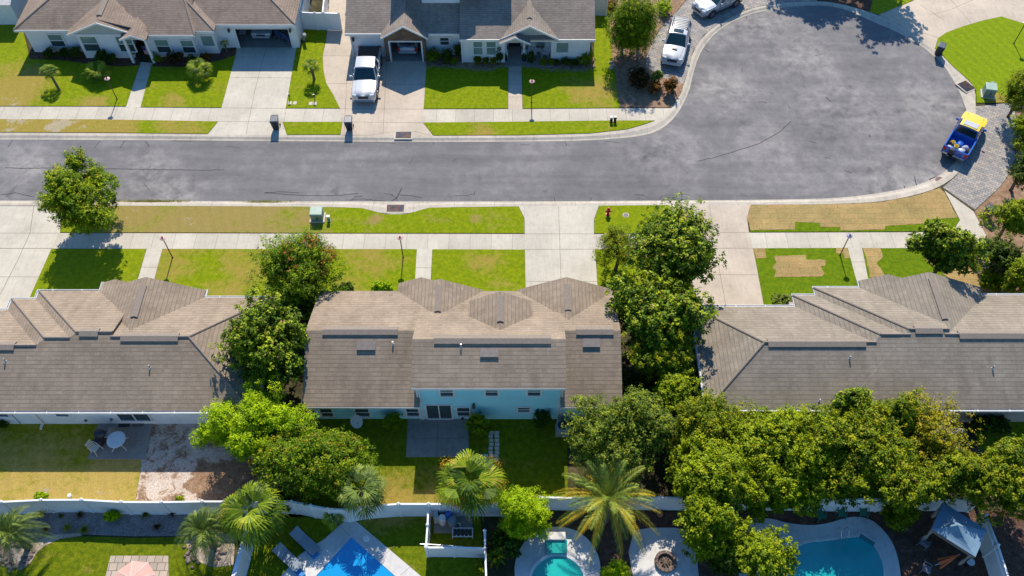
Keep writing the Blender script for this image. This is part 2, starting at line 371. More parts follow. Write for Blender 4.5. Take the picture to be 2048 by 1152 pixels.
M_roofU=shingle_mat('tan_shingles',(.265,.198,.152),(.325,.25,.195),.20); M_roofU2=shingle_mat('taupe_shingles',(.255,.21,.175),(.325,.27,.225),.20)
M_ridge=pm('ridge_cap_shingles',(.27,.22,.18),(.22,.18,.145),8,.9)
M_white=pm('white_trim_paint',(.74,.74,.73),(.68,.68,.67),2,.5); M_vinyl=pm('white_vinyl',(.80,.80,.80),(.70,.72,.74),.8,.35)
M_wallW=siding_mat('white_siding',(.74,.76,.78)); M_stucco=pm('white_stucco',(.66,.72,.74),(.58,.64,.67),1.2,.8,bmp=.2)
M_blue=pm('sky_blue_stucco',(.34,.78,.88),(.31,.72,.83),1.0,.8,bmp=.2); M_greyg=siding_mat('grey_green_gable_siding',(.42,.45,.42),.16)
M_beige=pm('beige_stucco',(.42,.36,.30),(.36,.31,.26),1.2,.85)
M_stone=brick_mat('stacked_brown_stone',(.30,.19,.12),(.16,.11,.08),(.07,.05,.04),.32,.11,.012,bmp=.8,fine=10)
M_glass=pm('window_glass',(.03,.055,.06),(.05,.08,.085),.6,.08,spec=.8); M_blind=pm('glass_over_blinds',(.20,.29,.27),(.16,.24,.23),1,.15,spec=.6)
M_dark=pm('dark_interior',(.02,.02,.022),(.03,.03,.03),2,.8); M_black=pm('black_plastic',(.018,.018,.02),(.03,.03,.035),4,.4)
M_bmetal=pm('dark_bronze_metal',(.05,.035,.03),(.08,.05,.04),5,.45,metal=.4)
M_steel=pm('galvanised_metal',(.5,.52,.54),(.38,.40,.42),5,.35,metal=.7); M_rvent=pm('brown_painted_vent',(.15,.13,.12),(.2,.17,.15),5,.4)
M_bark=pm('bark',(.16,.12,.09),(.09,.065,.05),6,.9,bmp=.6); M_pbark=pm('palm_bark',(.20,.15,.11),(.10,.07,.05),9,.9,bmp=.8)
M_gbark=pm('pale_grey_bark',(.34,.31,.28),(.22,.20,.18),6,.85,bmp=.4)
M_rock=pm('pale_rock',(.55,.47,.40),(.38,.32,.27),3,.9,bmp=.5)
# ---------------- ground, road, kerbs ----------------
b=MB(); b.add([(-900,-300,-.16),(900,-300,-.16),(900,1500,-.16),(-900,1500,-.16)],[(0,1,2,3)]); b.build('ground',M_soil,kind='structure')
NA=[(-420,276),(250,278),(512,280),(800,282),(1040,281.5),(1180,279.6),(1285,271),(1325,257),(1356,227),(1379,181),(1385,151),(1397,111),(1419,75.5),(1452,48),(1495,28),(1532,19),(1583,11),(1633,9),(1656,10),(1696,18),(1749,43),(1787,58),(1827,80.5),(1847,92),(1866,108),(1886,125),(1902,149),(1918,177),(1928,201),(1936,225),(1937,262),(1930,292),(1915,318),(1892,341),(1860,360),(1815,375),(1737,388),(1690,393),(1636,396),(1540,398),(1250,400),(1000,401.5),(600,401),(250,400),(-420,398.5)]
NO=[(-420,264),(200,266),(418,268.5),(681,270),(866,271.5),(1040,271),(1180,267.7),(1255,259),(1313,241),(1344,216),(1366,174),(1376,143),(1386,103),(1407,70.5),(1444,43),(1495,19),(1532,10),(1583,4),(1633,3),(1656,3.5),(1696,11),(1757,30),(1800,49),(1833,70),(1851,84),(1870,97),(1886,113),(1904,131),(1938,161),(1951,181),(1951,213),(1952,262),(1945,296),(1930,325),(1914,350),(1878,375),(1829,391),(1765,403),(1704,407),(1636,409),(1501,409.5),(1338,410),(1198,411.5),(1037,412.7),(859,415),(812,428.5),(770,428.5),(723,415.5),(600,413),(250,411.5),(-420,410)]
A=smoothpx(NA,1); O=smoothpx(NO,1)
b=MB(); b.poly(PX([(-420,268)]+[( (x-CX)*1.0+CX,y) for x,y in A]+[(-420,406)]),-.095)
b.strip(PX([]) or [G(-420,337),G(-61,337)],.1,-.3)
b.build('road',M_asph,kind='structure')
# lot level: three sheets round the road
nsp=[i for i,p in enumerate(O) if p[1]<5][0]
iR=max(range(len(O)),key=lambda i:O[i][0])
north=PX(O[:iR+1]); south=PX(O[iR:])
bb=MB(); bb.prism([(-500,500,0)]+[(-500,north[0].y,0)]+north+[(500,north[-1].y,0),(500,500,0)],-.15,0); bb.build('north_ground',M_soil,kind='structure')
bb=MB(); bb.prism([(500,south[0].y-.0,0)]+south+[(-500,south[-1].y,0),(-500,-150,0),(500,-150,0)],-.15,0); bb.build('south_ground',M_soil,kind='structure')
# kerb and gutter band between the two lines
def resample(pts,n):
    P=[G(x,y) for x,y in pts]; L=[0]
    for p,q in zip(P[:-1],P[1:]): L.append(L[-1]+(q-p).length)
    out=[];j=0
    for i in range(n):
        t=L[-1]*i/(n-1)
        while j<len(L)-2 and L[j+1]<t: j+=1
        k=(t-L[j])/max(1e-6,L[j+1]-L[j]); out.append(P[j].lerp(P[j+1],k))
    return out
PO=resample(O,1200); PA=[G(x,y) for x,y in densify(A,3)]
kb=MB(); prev=None; arr=np.array([[p.x,p.y] for p in PA]); arc=0
vs=[];last=None;j0=0
for p in PO:
    d=((arr-np.array([p.x,p.y]))**2).sum(1); lo=max(0,j0-5); hi=min(len(arr),j0+60)
    j=lo+int(np.argmin(d[lo:hi])); j0=max(j0,j); q=arr[j0]
    vs+= [(p.x,p.y,-.1),(p.x,p.y,.012),(p.x*.55+q[0]*.45,p.y*.55+q[1]*.45,.006),(q[0]*.8+p.x*.2,q[1]*.8+p.y*.2,-.085),(q[0],q[1],-.091)]
fs=[]
n=len(PO)
for i in range(n-1):
    for k in range(4):
        a=i*5+k; fs.append((a,a+1,a+6,a+5))
kb.add(vs,fs); kb.build('kerb',M_kerb,kind='structure')
# cracks and sealant
ck=MB()
for ln,wd in [([(10,334),(60,335),(110,334),(200,336),(300,337),(400,339),(448,338)],.07),([(0,388),(30,384),(66,392)],.06),([(15,292),(24,280)],.06),([(188,294),(198,280)],.06),([(239,296),(248,281),(252,280)],.06),([(290,280),(297,291)],.07),([(340,280),(388,281)],.05),([(287,365),(298,379)],.05),([(528,384),(560,382),(597,384)],.07),([(452,290),(478,294)],.04),
 ([(530,384),(600,389),(650,390),(690,388),(716,385)],.07),([(700,400),(712,392),(724,391)],.06),([(700,399),(722,396),(770,401)],.06),([(783,401),(793,394),(804,375)],.1),([(783,388),(793,394),(795,400)],.08),([(768,385),(785,388)],.07),([(798,388),(820,389),(842,394)],.08),([(910,389),(930,390),(948,387),(950,381)],.06),([(1110,402),(1109,394)],.06),([(1180,400),(1183,394)],.07),([(1318,399),(1323,391),(1332,389)],.06),([(1402,396),(1399,390)],.05),([(1270,388),(1290,389)],.08),([(1365,386),(1380,388)],.05),
 ([(1397,320),(1430,313),(1470,301),(1520,285),(1560,262),(1583,241)],.07),([(1406,94),(1418,102)],.09),([(1484,143),(1485,133)],.07),([(1517,202),(1534,203)],.07),([(1576,210),(1581,215)],.07),([(1652,193),(1662,201)],.09),([(1632,109),(1643,107)],.05),([(1620,281),(1634,285)],.06),([(1830,352),(1832,362),(1836,374)],.08),([(1809,370),(1815,384)],.08),([(1885,348),(1870,353),(1860,357),(1868,364)],.09),([(1650,314),(1662,315)],.07),([(1690,339),(1704,344)],.07),([(818,325),(826,315)],.05),([(905,322),(912,316)],.05),
 ([(1210,280),(1240,284)],.05),([(1130,281),(1134,289)],.08),([(1040,286),(1060,289)],.04),([(866,272),(867,289)],.05),([(1493,31),(1494,36)],.09),([(1560,15),(1563,20)],.06),([(1900,375),(1912,369)],.05),([(1739,268),(1741,273)],.09),([(745,283),(790,285)],.04)]:
    pts=densify(ln,6); pts=[(x+random.uniform(-.5,.5),y+random.uniform(-.5,.5)) for x,y in pts]; ck.strip(PX(pts),wd,-.091)
ck.build('crack_sealant',M_crack,kind='structure')
def weeds(px,py,n,w,h,lb):
    c=G(px,py); segs=[]
    V=[];F=[]
    for i in range(n):
        x=c.x+random.gauss(0,w); y=c.y+random.gauss(0,h); a=random.uniform(0,6.3); l=random.uniform(.08,.2); q=len(V)
        V+= [(x-.02,y,-.08),(x+.02,y,-.08),(x+math.cos(a)*l,y+math.sin(a)*l,-.08+random.uniform(.02,.12))]; F.append((q,q+1,q+2))
    b=MB(); b.add(V,F); tag(b.build('weeds',pm('dry_weeds',(.42,.34,.08),(.25,.26,.04),9,.9)),lb,'weeds',None,'stuff')
weeds(300,401.5,900,1.5,.06,'yellowish weeds growing along the left part of the lower gutter'); weeds(530,402.5,450,.9,.06,'yellowish weeds in the lower gutter left of the utility cabinet'); weeds(240,497,120,.9,.03,'dry weeds in the joint below the left sidewalk'); 
# ---------------- walks, driveways ----------------
flat('north_sidewalk',[(-420,212),(250,213),(443,216),(680,217.3),(850,218.3),(1017,218),(1240,216.5),(1343,216),(1330,231),(1312,241),(1200,241.5),(1040,243.5),(850,245.3),(565,244),(435,243),(200,239),(-420,237.5)],.004,M_walk)
flat('south_sidewalk',[(-420,465.5),(250,466),(600,467.2),(1050,468),(1188,468),(1500,465),(1840,464),(1900,462),(1950,470),(1960,492),(1840,496),(1500,497),(1050,499),(650,498.3),(250,497.5),(-420,496)],.004,M_walk)
flat('path',[(1889,381),(1947,423),(1972,470),(1962,496),(1925,497),(1905,462),(1920,440)],.008,M_conc)
flat('left_house_path',[(281,124),(305,126),(281,215),(252,214)],.008,M_conc,[([(290,160),(266,159.5)],.03)])
flat('right_house_path',[(1016.5,112),(1043,112),(1044.8,219),(1016.6,219)],.008,M_conc2,[([(1017,168),(1044,168)],.03),([(1017,194),(1044,194)],.03),([(1017,143),(1044,143)],.03)])
flat('front_path',[(293.5,497),(325,497.5),(300,590),(268,585)],.008,M_conc,[([(283,534),(316,535)],.03)])
flat('front_path',[(834,498),(864.6,498.5),(860,600),(826,600)],.008,M_conc,[([(832,535),(863,535.5)],.03)])
flat('front_path',[(1695,495.5),(1724,495.5),(1750,600),(1723,600)],.008,M_conc,[([(1703,524),(1733,524)],.03)])
flat('garage_driveway',[(472,100),(474,90),(600,90),(571,217),(565,244),(574,271),(415,269.5),(436,243),(443,216)],.012,M_conc,[([(533,94),(510,180),(492,269)],.03),([(457,155),(583,156)],.03),([(443,216),(571,217)],.035),([(436,243),(565,244)],.035)])
flat('curved_driveway',[(652,82),(656,40),(660,-15),(700,-15),(690,30),(700,60),(706,100),(855,100),(853,136),(847,218.5),(846,245),(867,272.5),(681,271),(685,244),(680,217),(667,191),(653,167.5),(647,141),(645.6,111)],.012,M_conc2,[([(700,110),(693,170),(688,271)],.03),([(775,100),(771,170),(766,270)],.03),([(646,111),(705,112)],.03),([(652,167),(851,169)],.035),([(680,217.5),(848,218.5)],.035),([(685,244),(846,245.5)],.035),([(686,271.5),(745,270),(790,263),(830,263),(860,271)],.03)])
flat('left_driveway',[(-420,410),(130,412),(121,445),(120,466),(102,500),(68,600),(30,640),(-420,640)],.012,M_conc,[([(68,412),(60,466),(36,520),(0,590)],.04),([(-420,466),(118,466.5)],.035),([(-420,496.5),(103,497)],.05),([(-420,554),(84,554)],.035),([(-420,411),(128,412.5)],.02)])
flat('middle_driveway',[(1037,412.5),(1198,411.3),(1188,438),(1188,468),(1190,499),(1200,640),(1052,640),(1050,499),(1049,436)],.012,M_conc,[([(1117,412),(1119,470),(1122,560)],.03),([(1049,468),(1188,468)],.035),([(1050,499),(1190,498.5)],.035),([(1051,563),(1196,563)],.03),([(1049,412.6),(1048,436)],.02)])
flat('right_driveway',[(1338,410),(1501,409.3),(1494,436),(1498,465),(1506,497),(1532,625),(1400,625),(1366,497),(1358,466),(1350,440)],.012,M_conc2,[([(1419,410),(1425,466),(1452,613)],.03),([(1358,465.5),(1498,465)],.035),([(1368,497),(1506,496.5)],.035),([(1380,549),(1516,550)],.03)])
flat('court_driveway',[(1757,29.5),(1830,-40),(2500,-40),(2500,75),(2048,47),(2018.6,38),(2002.5,33),(1966,41),(1928,52),(1894,64.4),(1875.6,76.5),(1870,97),(1851,84),(1833,70),(1800,49)],.012,M_conc2,[([(1840,10),(1890,42)],.03),([(1893,-10),(1942,47)],.03),([(1990,-20),(1900,20),(1858,30)],.03),([(1835,62),(1876,76)],.03)])
flat('paved_parking',[(1291,131),(1293,113),(1303,88),(1316,65),(1331,43),(1356,20),(1390,-20),(1640,-20),(1633,2.5),(1583,3.5),(1532,9.5),(1495,18.5),(1444,42.5),(1407,70),(1386,102.5),(1376,142.5),(1367,168),(1340,163),(1301,141)],.012,M_paver)
flat('paved_driveway',[(1951,213),(2018,206),(2030,225),(2035,260),(2029,321),(2014.6,353),(1998.5,375),(1950,419.5),(1885.7,375),(1914,350.5),(1930,325.5),(1945,296.5),(1952,262.5)],.012,M_paver)
# ---------------- lawns ----------------
LT=.05
flat('front_lawn',[(-420,211.5),(-420,40),(42,45),(58,108),(120,118),(240,125),(281,126),(252,213)],LT,M_lawnL,thick=.049)
flat('front_lawn',[(305,126),(474,100),(443,215.5),(281.5,214.5)],LT,M_lawnL,thick=.049)
flat('front_lawn',[(571.5,216.5),(593,97),(600,45),(652,45),(652,82),(645.6,111),(647,141),(653,167.5),(667,191),(680,216.8)],LT,M_lawn,thick=.049)
flat('front_lawn',[(853,130),(847.5,218),(1016,217.5),(1016,115)],LT,M_lawn,thick=.049)
flat('front_lawn',[(1043.5,115),(1045.5,217.5),(1240,216),(1234,165),(1226,130),(1222,80),(1218,20),(1190,20),(1188,110)],LT,M_lawn,thick=.049)
flat('grass_verge',[(-420,238),(200,239.5),(436,243.5),(416,268),(200,265.5),(-420,263.5)],LT,M_verge,thick=.049)
flat('grass_verge',[(565.5,244.5),(685,244.5),(681,269.5),(574,269.8)],LT,M_verge,thick=.049)
flat('grass_verge',[(846.5,245.8),(1040,244),(1200,242),(1309,241.5),(1285,250),(1255,258.5),(1180,267),(1040,270.5),(867,271)],LT,M_verge,thick=.049)
flat('grass_verge',[(130,413),(250,412.5),(600,413.8),(723,416.5),(770,429.3),(812,429.3),(859,416),(1036,413.6),(1048.5,436),(1048.8,467),(600,466.3),(120.5,465)],LT,M_vergeD,thick=.049)
flat('grass_verge',[(1199,412.2),(1337,410.8),(1349,440),(1357,467),(1188.5,467),(1188.5,438)],LT,M_lawnS,thick=.049)
flat('grass_verge',[(1500,437),(1510,440),(1760,432),(1900,420),(1919,440),(1905,463),(1840,463.5),(1500,464.5)],LT,M_lawnG,thick=.049)
flat('front_lawn',[(102.5,500),(104,498.5),(293,498.5),(266,590),(200,600),(40,640)],LT,M_lawnS,thick=.049)
flat('front_lawn',[(325.5,498.7),(833.5,499),(826,640),(300,640),(301,590)],LT,M_lawnS,thick=.049)
flat('front_lawn',[(865,499.3),(1049.5,499.8),(1051.5,640),(861,640)],LT,M_lawnS,thick=.049)
flat('front_lawn',[(1190.5,499.5),(1366,498),(1397,640),(1201,640)],LT,M_lawnS,thick=.049)
flat('front_lawn',[(1506.5,497.3),(1695,496.5),(1728,620),(1533,640)],LT,M_lawnG,thick=.049)
flat('front_lawn',[(1724.5,496.8),(1925,498),(1962,530),(1990,640),(1752,640)],LT,M_lawnG,thick=.049)
flat('court_lawn',[(1870.6,97),(1875.6,77),(1894,65),(1928,52.8),(1966,41.8),(2002.5,33.8),(2018.6,38.8),(2048,48),(2500,76),(2500,205),(1953,206),(1952,182),(1938,161.5),(1904,131.5),(1887,113.5)],LT,M_lawnV,thick=.049)
flat('grass_patch',[(1740,24),(1745,0),(1860,-30),(1825,2),(1758,29)],LT,M_lawn,thick=.049)
for P in ([(1501,411),(1636,410),(1704,408.5),(1765,404.5),(1829,392.5),(1878,377),(1889,386),(1915,436),(1850,440),(1850,448),(1770,453),(1770,460),(1680,462),(1680,455),(1640,455),(1640,447),(1590,445),(1590,460),(1500,461),(1494,437)],
          [(1548,513),(1612,511),(1612,520),(1650,520),(1650,533),(1641,533),(1648,548),(1643,554),(1548,555),(1552,540),(1544,537),(1552,525)],[(1507,497.5),(1530,497.5),(1532,517),(1512,518)],[(1672,497.5),(1694,497.5),(1700,517),(1688,517),(1688,508),(1672,508)],
          [(1726,497.5),(1760,497.5),(1766,515),(1752,528),(1762,540),(1770,552),(1740,556),(1735,530)],[(1850,520),(1925,500),(1960,540),(1988,600),(1960,590),(1900,560)]):
    flat('sod',P,LT+.012,M_sod,thick=.011,rag=.45)
# planting beds
flat('mulch_bed',[(58,112),(62,105),(175,108),(280,108),(280,131),(240,134),(180,129),(120,121),(60,119)],.06,M_dmulch,thick=.05)
flat('mulch_bed',[(305,108),(440,104),(474,92),(470,112),(440,122),(410,128),(360,135),(306,134)],.06,M_dmulch,thick=.05)
flat('rock_bed',[(852,112),(1016,112),(1016,130),(995,134),(965,140),(930,136),(900,132),(852,133)],.06,M_mulch,thick=.05)
flat('rock_bed',[(1043,112),(1190,112),(1190,134),(1165,141),(1120,139),(1070,136),(1044,128)],.06,M_mulch,thick=.05)
flat('mulch_bed',[(1212,-20),(1390,-20),(1356,20),(1331,43),(1316,65),(1303,88),(1293,113),(1291,131),(1301,141),(1340,163),(1367,168.5),(1363,184),(1343,215.5),(1241,215.5),(1234,165),(1226,130),(1222,80)],.053,M_mulch,thick=.02)
flat('mulch_bed',[(1640,2),(1640,-20),(1750,-20),(1742,24),(1696,10.5),(1656,3)],.03,M_dmulch,thick=.02)
flat('mulch_bed',[(1948,424),(1999,376),(2015,354),(2030,322),(2036,262),(2031,226),(2500,226),(2500,640),(2030,640),(1996,560),(1978,500),(1972,470)],.03,M_mulch,thick=.02)
# back yards
flat('back_lawn',[(-420,841),(287,841),(283,930),(268,1024),(-420,1028)],.03,M_lawnY,thick=.02)
flat('sandy_yard',[(287,841),(600,836),(640,900),(600,1000),(560,1035),(268,1024),(283,930)],.02,M_sand,rag=.8)
flat('straw_litter',[(395,935),(430,925),(470,920),(520,918),(580,915),(600,960),(590,1025),(520,1030),(440,1022),(380,1026),(400,995),(360,975),(385,955)],.026,M_mulch,rag=3.2)
flat('patio',[(199,842),(307,842),(290.5,919),(176,919)],.06,M_patio,[([(253,842),(233,919)],.03),([(188,882),(299,881)],.03)],thick=.05)
flat('back_lawn',[(600,836),(1135,836),(1135,1022),(560,1035),(600,1000),(640,900)],.03,M_lawnB,thick=.02)
flat('patio',[(816,837),(937,837),(938,914.5),(812,914.7)],.06,M_patio,[([(876,838),(874,915)],.04),([(814,878),(938,878)],.03)],thick=.05)
flat('back_lawn',[(1940,836),(2500,836),(2500,900),(1960,900)],.03,M_lawnB,thick=.02)
flat('gravel_bed',[(-420,1027),(400,1023),(395,1072),(270,1073),(160,1069),(100,1073),(70,1090),(45,1120),(-420,1150)],.02,M_gravel)
flat('edging_gravel',[(62,1088),(100,1070.5),(160,1066),(165,1072),(120,1078),(90,1092),(75,1104),(60,1128),(20,1145),(30,1110)],.026,M_tgravel)
flat('yard_lawn',[(60,1130),(76,1104),(91,1092),(121,1078),(166,1073),(270,1076),(395,1074),(470,1080),(455,1200),(-420,1200),(-420,1160)],.03,M_lawnB,thick=.02)
flat('paver_patio',[(222,1112),(337,1112),(338,1200),(200,1200)],.05,M_tile,thick=.03)
flat('gravel_bed',[(370,1085),(410,1060),(470,1070),(468,1130),(430,1135),(400,1125)],.036,M_tgravel)
flat('pool_lawn',[(492,1030),(960,1026),(975,1200),(460,1200)],.03,M_lawnB,thick=.02)
flat('equipment_pad',[(868,1030),(945,1030),(945,1067),(868,1067)],.08,M_patio,thick=.07)
flat('pool_deck',[(700,1032.5),(868,1175),(900,1215),(560,1215),(556,1160),(600,1110),(650,1078)],.06,M_deck,[([(700,1053),(760,1010+70)],.001),([(757,1120),(790,1092)],.02),([(800,1152),(826,1130)],.02),([(680,1053),(706,1078)],.02)],thick=.05)
flat('spa_deck',[(G_ if False else (1115+86*math.cos(t)*1.0,1140-86*math.sin(t))) for t in np.linspace(-.6,math.pi+.6,28)],.06,M_deck,thick=.05)
flat('fire_pit_patio',[(1267,1062),(1300,1056),(1350,1056),(1382,1063),(1392,1100),(1402,1200),(1275,1200),(1257,1105)],.05,M_deck,thick=.04)
flat('pool_deck',smoothpx([(1494,1054),(1503.5,1035),(1540,1037),(1577,1047.6),(1620,1052),(1656,1047.6),(1687,1037),(1714.5,1033),(1742,1040),(1763.4,1057),(1782,1081),(1794,1109),(1801.6,1152),(1805,1220),(1470,1220),(1480,1120),(1494,1054)],2),.06,M_deck,thick=.05)
flat('mulch_bed',[(1200,1024),(2500,1020),(2500,1220),(1200,1220)],.015,M_dmulch)
# ---------------- houses ----------------
def hip(mb,x0,x1,y0,y1,ze,pitch,W='h',E='h',axis='x',t=.10,N='g',S='g',fn=1.0,cap=None,noE=True):
    """ridge along axis; ends hipped or gabled; slopes are slabs"""
    if axis=='x':
        hw=(y1-y0)/2; zr=ze+pitch*hw; ym=(y0+y1)/2
        a=x0+(hw if W in 'hH' else 0); b=x1-(hw if E in 'hH' else 0)
        if a>b: a=b=(x0+x1)/2
        mb.slab([(x0,y0,ze),(x1,y0,ze),(b,ym,zr),(a,ym,zr)],t); mb.slab([(x1,y1,ze),(x0,y1,ze),(a,ym,zr),(b,ym,zr)],t)
        if W in 'hH': mb.slab([(x0,y1,ze),(x0,y0,ze),(a,ym,zr)],t)
        if E in 'hH': mb.slab([(x1,y0,ze),(x1,y1,ze),(b,ym,zr)],t)
        if cap is not None:
            cap.tube([(a,ym,zr+.0),(b,ym,zr+.0)],.09,6)
            if W in 'hH': cap.tube([(x0,y1,ze),(a,ym,zr)],.07,6)
            if W=='H': cap.tube([(x0,y0,ze),(a,ym,zr)],.07,6)
            if E in 'hH' and (E=='H' or not noE): cap.tube([(x1,y1,ze),(b,ym,zr)],.07,6)
            if E=='H': cap.tube([(x1,y0,ze),(b,ym,zr)],.07,6)
        return a,b,ym,zr
    hw=(x1-x0)/2; zr=ze+pitch*hw; xm=(x0+x1)/2
    a=y0+(hw if S=='h' else 0); b=y1-(hw if N=='h' else 0)
    mb.slab([(x0,y1,ze),(x0,y0,ze),(xm,a,zr),(xm,b,zr)],t); mb.slab([(x1,y0,ze),(x1,y1,ze),(xm,b,zr),(xm,a,zr)],t)
    if S=='h': mb.slab([(x0,y0,ze),(x1,y0,ze),(xm,a,zr)],t)
    if N=='h': mb.slab([(x1,y1,ze),(x0,y1,ze),(xm,b,zr)],t)
    if cap is not None: cap.tube([(xm,a,zr),(xm,b,zr)],.08,6)
    return a,b,xm,zr
def window(parent,X0,X1,z0,z1,Y,mat=None,bars=1,face=-1,trim=.1,label=None,vert=0):
    f=MB(); d=.05
    yy=(Y-.06,Y+.03)
    f.box(X0-trim,yy[0],z0-trim,X0,yy[1],z1+trim); f.box(X1,yy[0],z0-trim,X1+trim,yy[1],z1+trim)
    f.box(X0,yy[0],z1,X1,yy[1],z1+trim); f.box(X0,yy[0]-.03,z0-trim,X1,yy[1],z0)
    for i in range(bars):
        zz=z0+(z1-z0)*(i+1)/(bars+1); f.box(X0,yy[0]+.01,zz-.03,X1,yy[1],zz+.03)
    for i in range(vert):
        xx=X0+(X1-X0)*(i+1)/(vert+1); f.box(xx-.03,yy[0]+.01,z0,xx+.03,yy[1],z1)
    o=f.build('window',M_white,parent)
    if label: o['label']=label
    zm=(z0+z1)/2
    if mat=='blind':
        MB().box(X0,Y-.02,zm,X1,Y+.01,z1).build('blind',M_blind,o); MB().box(X0,Y-.02,z0,X1,Y+.01,zm-.001).build('pane',M_glass,o)
    else: MB().box(X0,Y-.02,z0,X1,Y+.01,z1).build('pane',mat or M_glass,o)
    return o
def winpx(parent,x0,y0,x1,y1,Y,**k):
    a,z1=ONY(x0,y0,Y); a2,_=ONY(x0,y1,Y); c,_=ONY(x1,y0,Y); c2,z0=ONY(x1,y1,Y)
    return window(parent,a,c,z0,z1,Y,**k)
def gutter(parent,segs,name='gutter',sz=.13,straps=1.9):
    g=MB()
    for a,b in segs:
        a=Vector(a);b=Vector(b); L=(b-a).length; d=(b-a)/L; rz=math.atan2(d.y,d.x); c=(a+b)/2
        g.cb(c+Vector((0,0,-.03)),(L+sz,.03,.12),rz); 
        p=Vector((-d.y,d.x,0))*sz/2
        g.cb(c+p+Vector((0,0,0)),(L+sz,.03,.14),rz); g.cb(c-p,(L+sz,.03,.14),rz); g.cb(c-Vector((0,0,.06)),(L+sz,sz,.02),rz)
        n=int(L/straps)
        for i in range(n): g.cb(a+d*(straps*(i+.5))+Vector((0,0,.05)),(.06,sz+.08,.02),rz)
    return g.build(name,M_white,parent)
def ventpipe(parent,px,py,z):
    p=G(px,py,z); b=MB(); b.cyl(p-Vector((0,0,.3)),p+Vector((0,0,.26)),.045,n=8); b.lathe((p.x,p.y,p.z-.08),[(.18,-.12),(.14,0),(.06,.10)],8)
    return b.build('vent_pipe',M_steel,parent)
def ridge_vent(parent,x0,x1,y,z,axis='x',wd=.30,pitch=.42):
    b=MB(); h=.10
    if axis=='x':
        for s in (-1,1): b.slab([(x0,y+s*wd,z+h-pitch*wd),(x1,y+s*wd,z+h-pitch*wd),(x1,y,z+h),(x0,y,z+h)],.09)
    else:
        for s in (-1,1): b.slab([(y+s*wd,x0,z+h-pitch*wd),(y+s*wd,x1,z+h-pitch*wd),(y,x1,z+h),(y,x0,z+h)],.09)
    return b.build('ridge_vent',M_ridge,parent)
def boxvent(parent,x0,y0,x1,y1,z):
    a=G(x0,y0,z+.25);c=G(x1,y1,z+.2); b=MB(); b.slab([(a.x,c.y,z+.09),(c.x,c.y,z+.09),(c.x,a.y,z+.20),(a.x,a.y,z+.20)],.05)
    b.box(a.x+.03,c.y+.12,z-.25,c.x-.03,a.y-.02,z+.05)
    return b.build('roof_vent',M_rvent,parent)
def house(label,cat='house',loc=(0,0,0)):
    return thing('house',label,cat,loc)
PT=.42
def sconce(parent,X,z,Y):
    b=MB(); b.cb((X,Y-.03,z),(.12,.06,.22)); b.lathe((X,Y-.16,z-.16),[(.04,0),(.1,.02),(.11,.22),(.06,.30),(.02,.36)],8); b.cb((X,Y-.09,z+.12),(.03,.12,.03))
    return b.build('wall_lamp',M_bmetal,parent)
# ---- house in the middle of the lower row (two storeys at the back)
h=house('tan-roofed house with pale blue two-storey rear, in the middle of the row below the street',loc=(-2.6,29,0))
xL=G(604,812,2.7).x; xR=G(1245,812,2.7).x; yb=G(700,814,2.7).y; yf=G(700,582,2.7).y
rf=MB(); cp=MB()
x1=G(815,700,4.2).x; x2=G(1133,700,4.2).x
xa=G(822,776,4.75).x; xb=G(1133,776,4.75).x
a,b_,ym,zr=hip(rf,xL,xa+.33,yb,yf,2.7,.434,'g','g'); hip(rf,xb-.25,xR,yb,yf,2.7,.434,'g','g'); rf.slab([(xa,31.3,2.697+.434*(yf-31.3)),(xb,31.3,2.697+.434*(yf-31.3)),(xb,yf,2.697),(xa,yf,2.697)],.14)
ridgeL=zr
yB=25.28; zB=4.72; yR=27.92; zR=5.85
rf.slab([(xa,yB,zB),(xb,yB,zB),(xb,yR,zR),(xa,yR,zR)],.16)
rf.slab([(xb,31.35,3.69),(xa,31.35,3.69),(xa,yR,zR),(xb,yR,zR)],.16)
def ngable(cxp,apy,zr_,halfm,Yn,Ys,pt):
    X=G(cxp,apy,zr_).x; hip(rf,X-halfm,X+halfm,Ys,Yn,zr_-pt*halfm,pt,axis='y'); return X
X1=ngable(1001,584,5.17,2.0,31.85,28.6,.54)
X3=(G(1036.5,582,2.7).x+xR)/2; hw3=(xR-G(1036.5,582,2.7).x)/2+.004; hip(rf,X3-hw3,X3+hw3,30.2,33.75,2.706,.44,axis='y')
X0_=G(879,559,3.9).x; hip(rf,X0_-2.72,X0_+2.72,30.9,33.72,2.71,.44,axis='y')
Xp=G(831,558,3.2).x; hip(rf,Xp-1.15,Xp+1.9,32,34.25,2.70,.44,axis='y')
rf.build('roof',M_roof,h)
wl=MB(); wx0=xL+.35; wx1=xR-.4; wy0=25.72; wy1=yf-.4
m1=G(843,838,0).x; m2=G(1120,838,0).x
wl.prism([(wx0,wy0),(m1,wy0),(m1,wy1),(wx0,wy1)],0,2.62)
wl.prism([(m2,wy0),(wx1,wy0),(wx1,wy1),(m2,wy1)],0,2.62)
for xx in (wx0,wx1-.1): wl.add([(xx,wy0,2.5),(xx,wy1,2.5),(xx,(wy0+wy1)/2,4.35),(xx+.1,wy0,2.5),(xx+.1,wy1,2.5),(xx+.1,(wy0+wy1)/2,4.35)],[(0,1,2),(5,4,3)])
for Xg,hg,zg,Yg,zt in ((X3,2.7,0,33.4,3.85),(X0_,2.4,0,33.4,3.7),(X1,1.75,3.,31.5,4.9)):
    wl.add([(Xg-hg,Yg,zg),(Xg+hg,Yg,zg),(Xg+hg,Yg,2.6 if zg==0 else 4.0),(Xg,Yg,zt),(Xg-hg,Yg,2.6 if zg==0 else 4.0)],[(4,3,2,1,0),(0,1,2,3,4)])
wl.prism([(m1,wy0+.001),(m2,wy0+.001),(m2,wy1),(m1,wy1)],0,2.62)
wl.prism([(m1,wy0-.02),(m2,wy0-.02),(m2,29.2),(m1,29.2)],2.62,4.62)
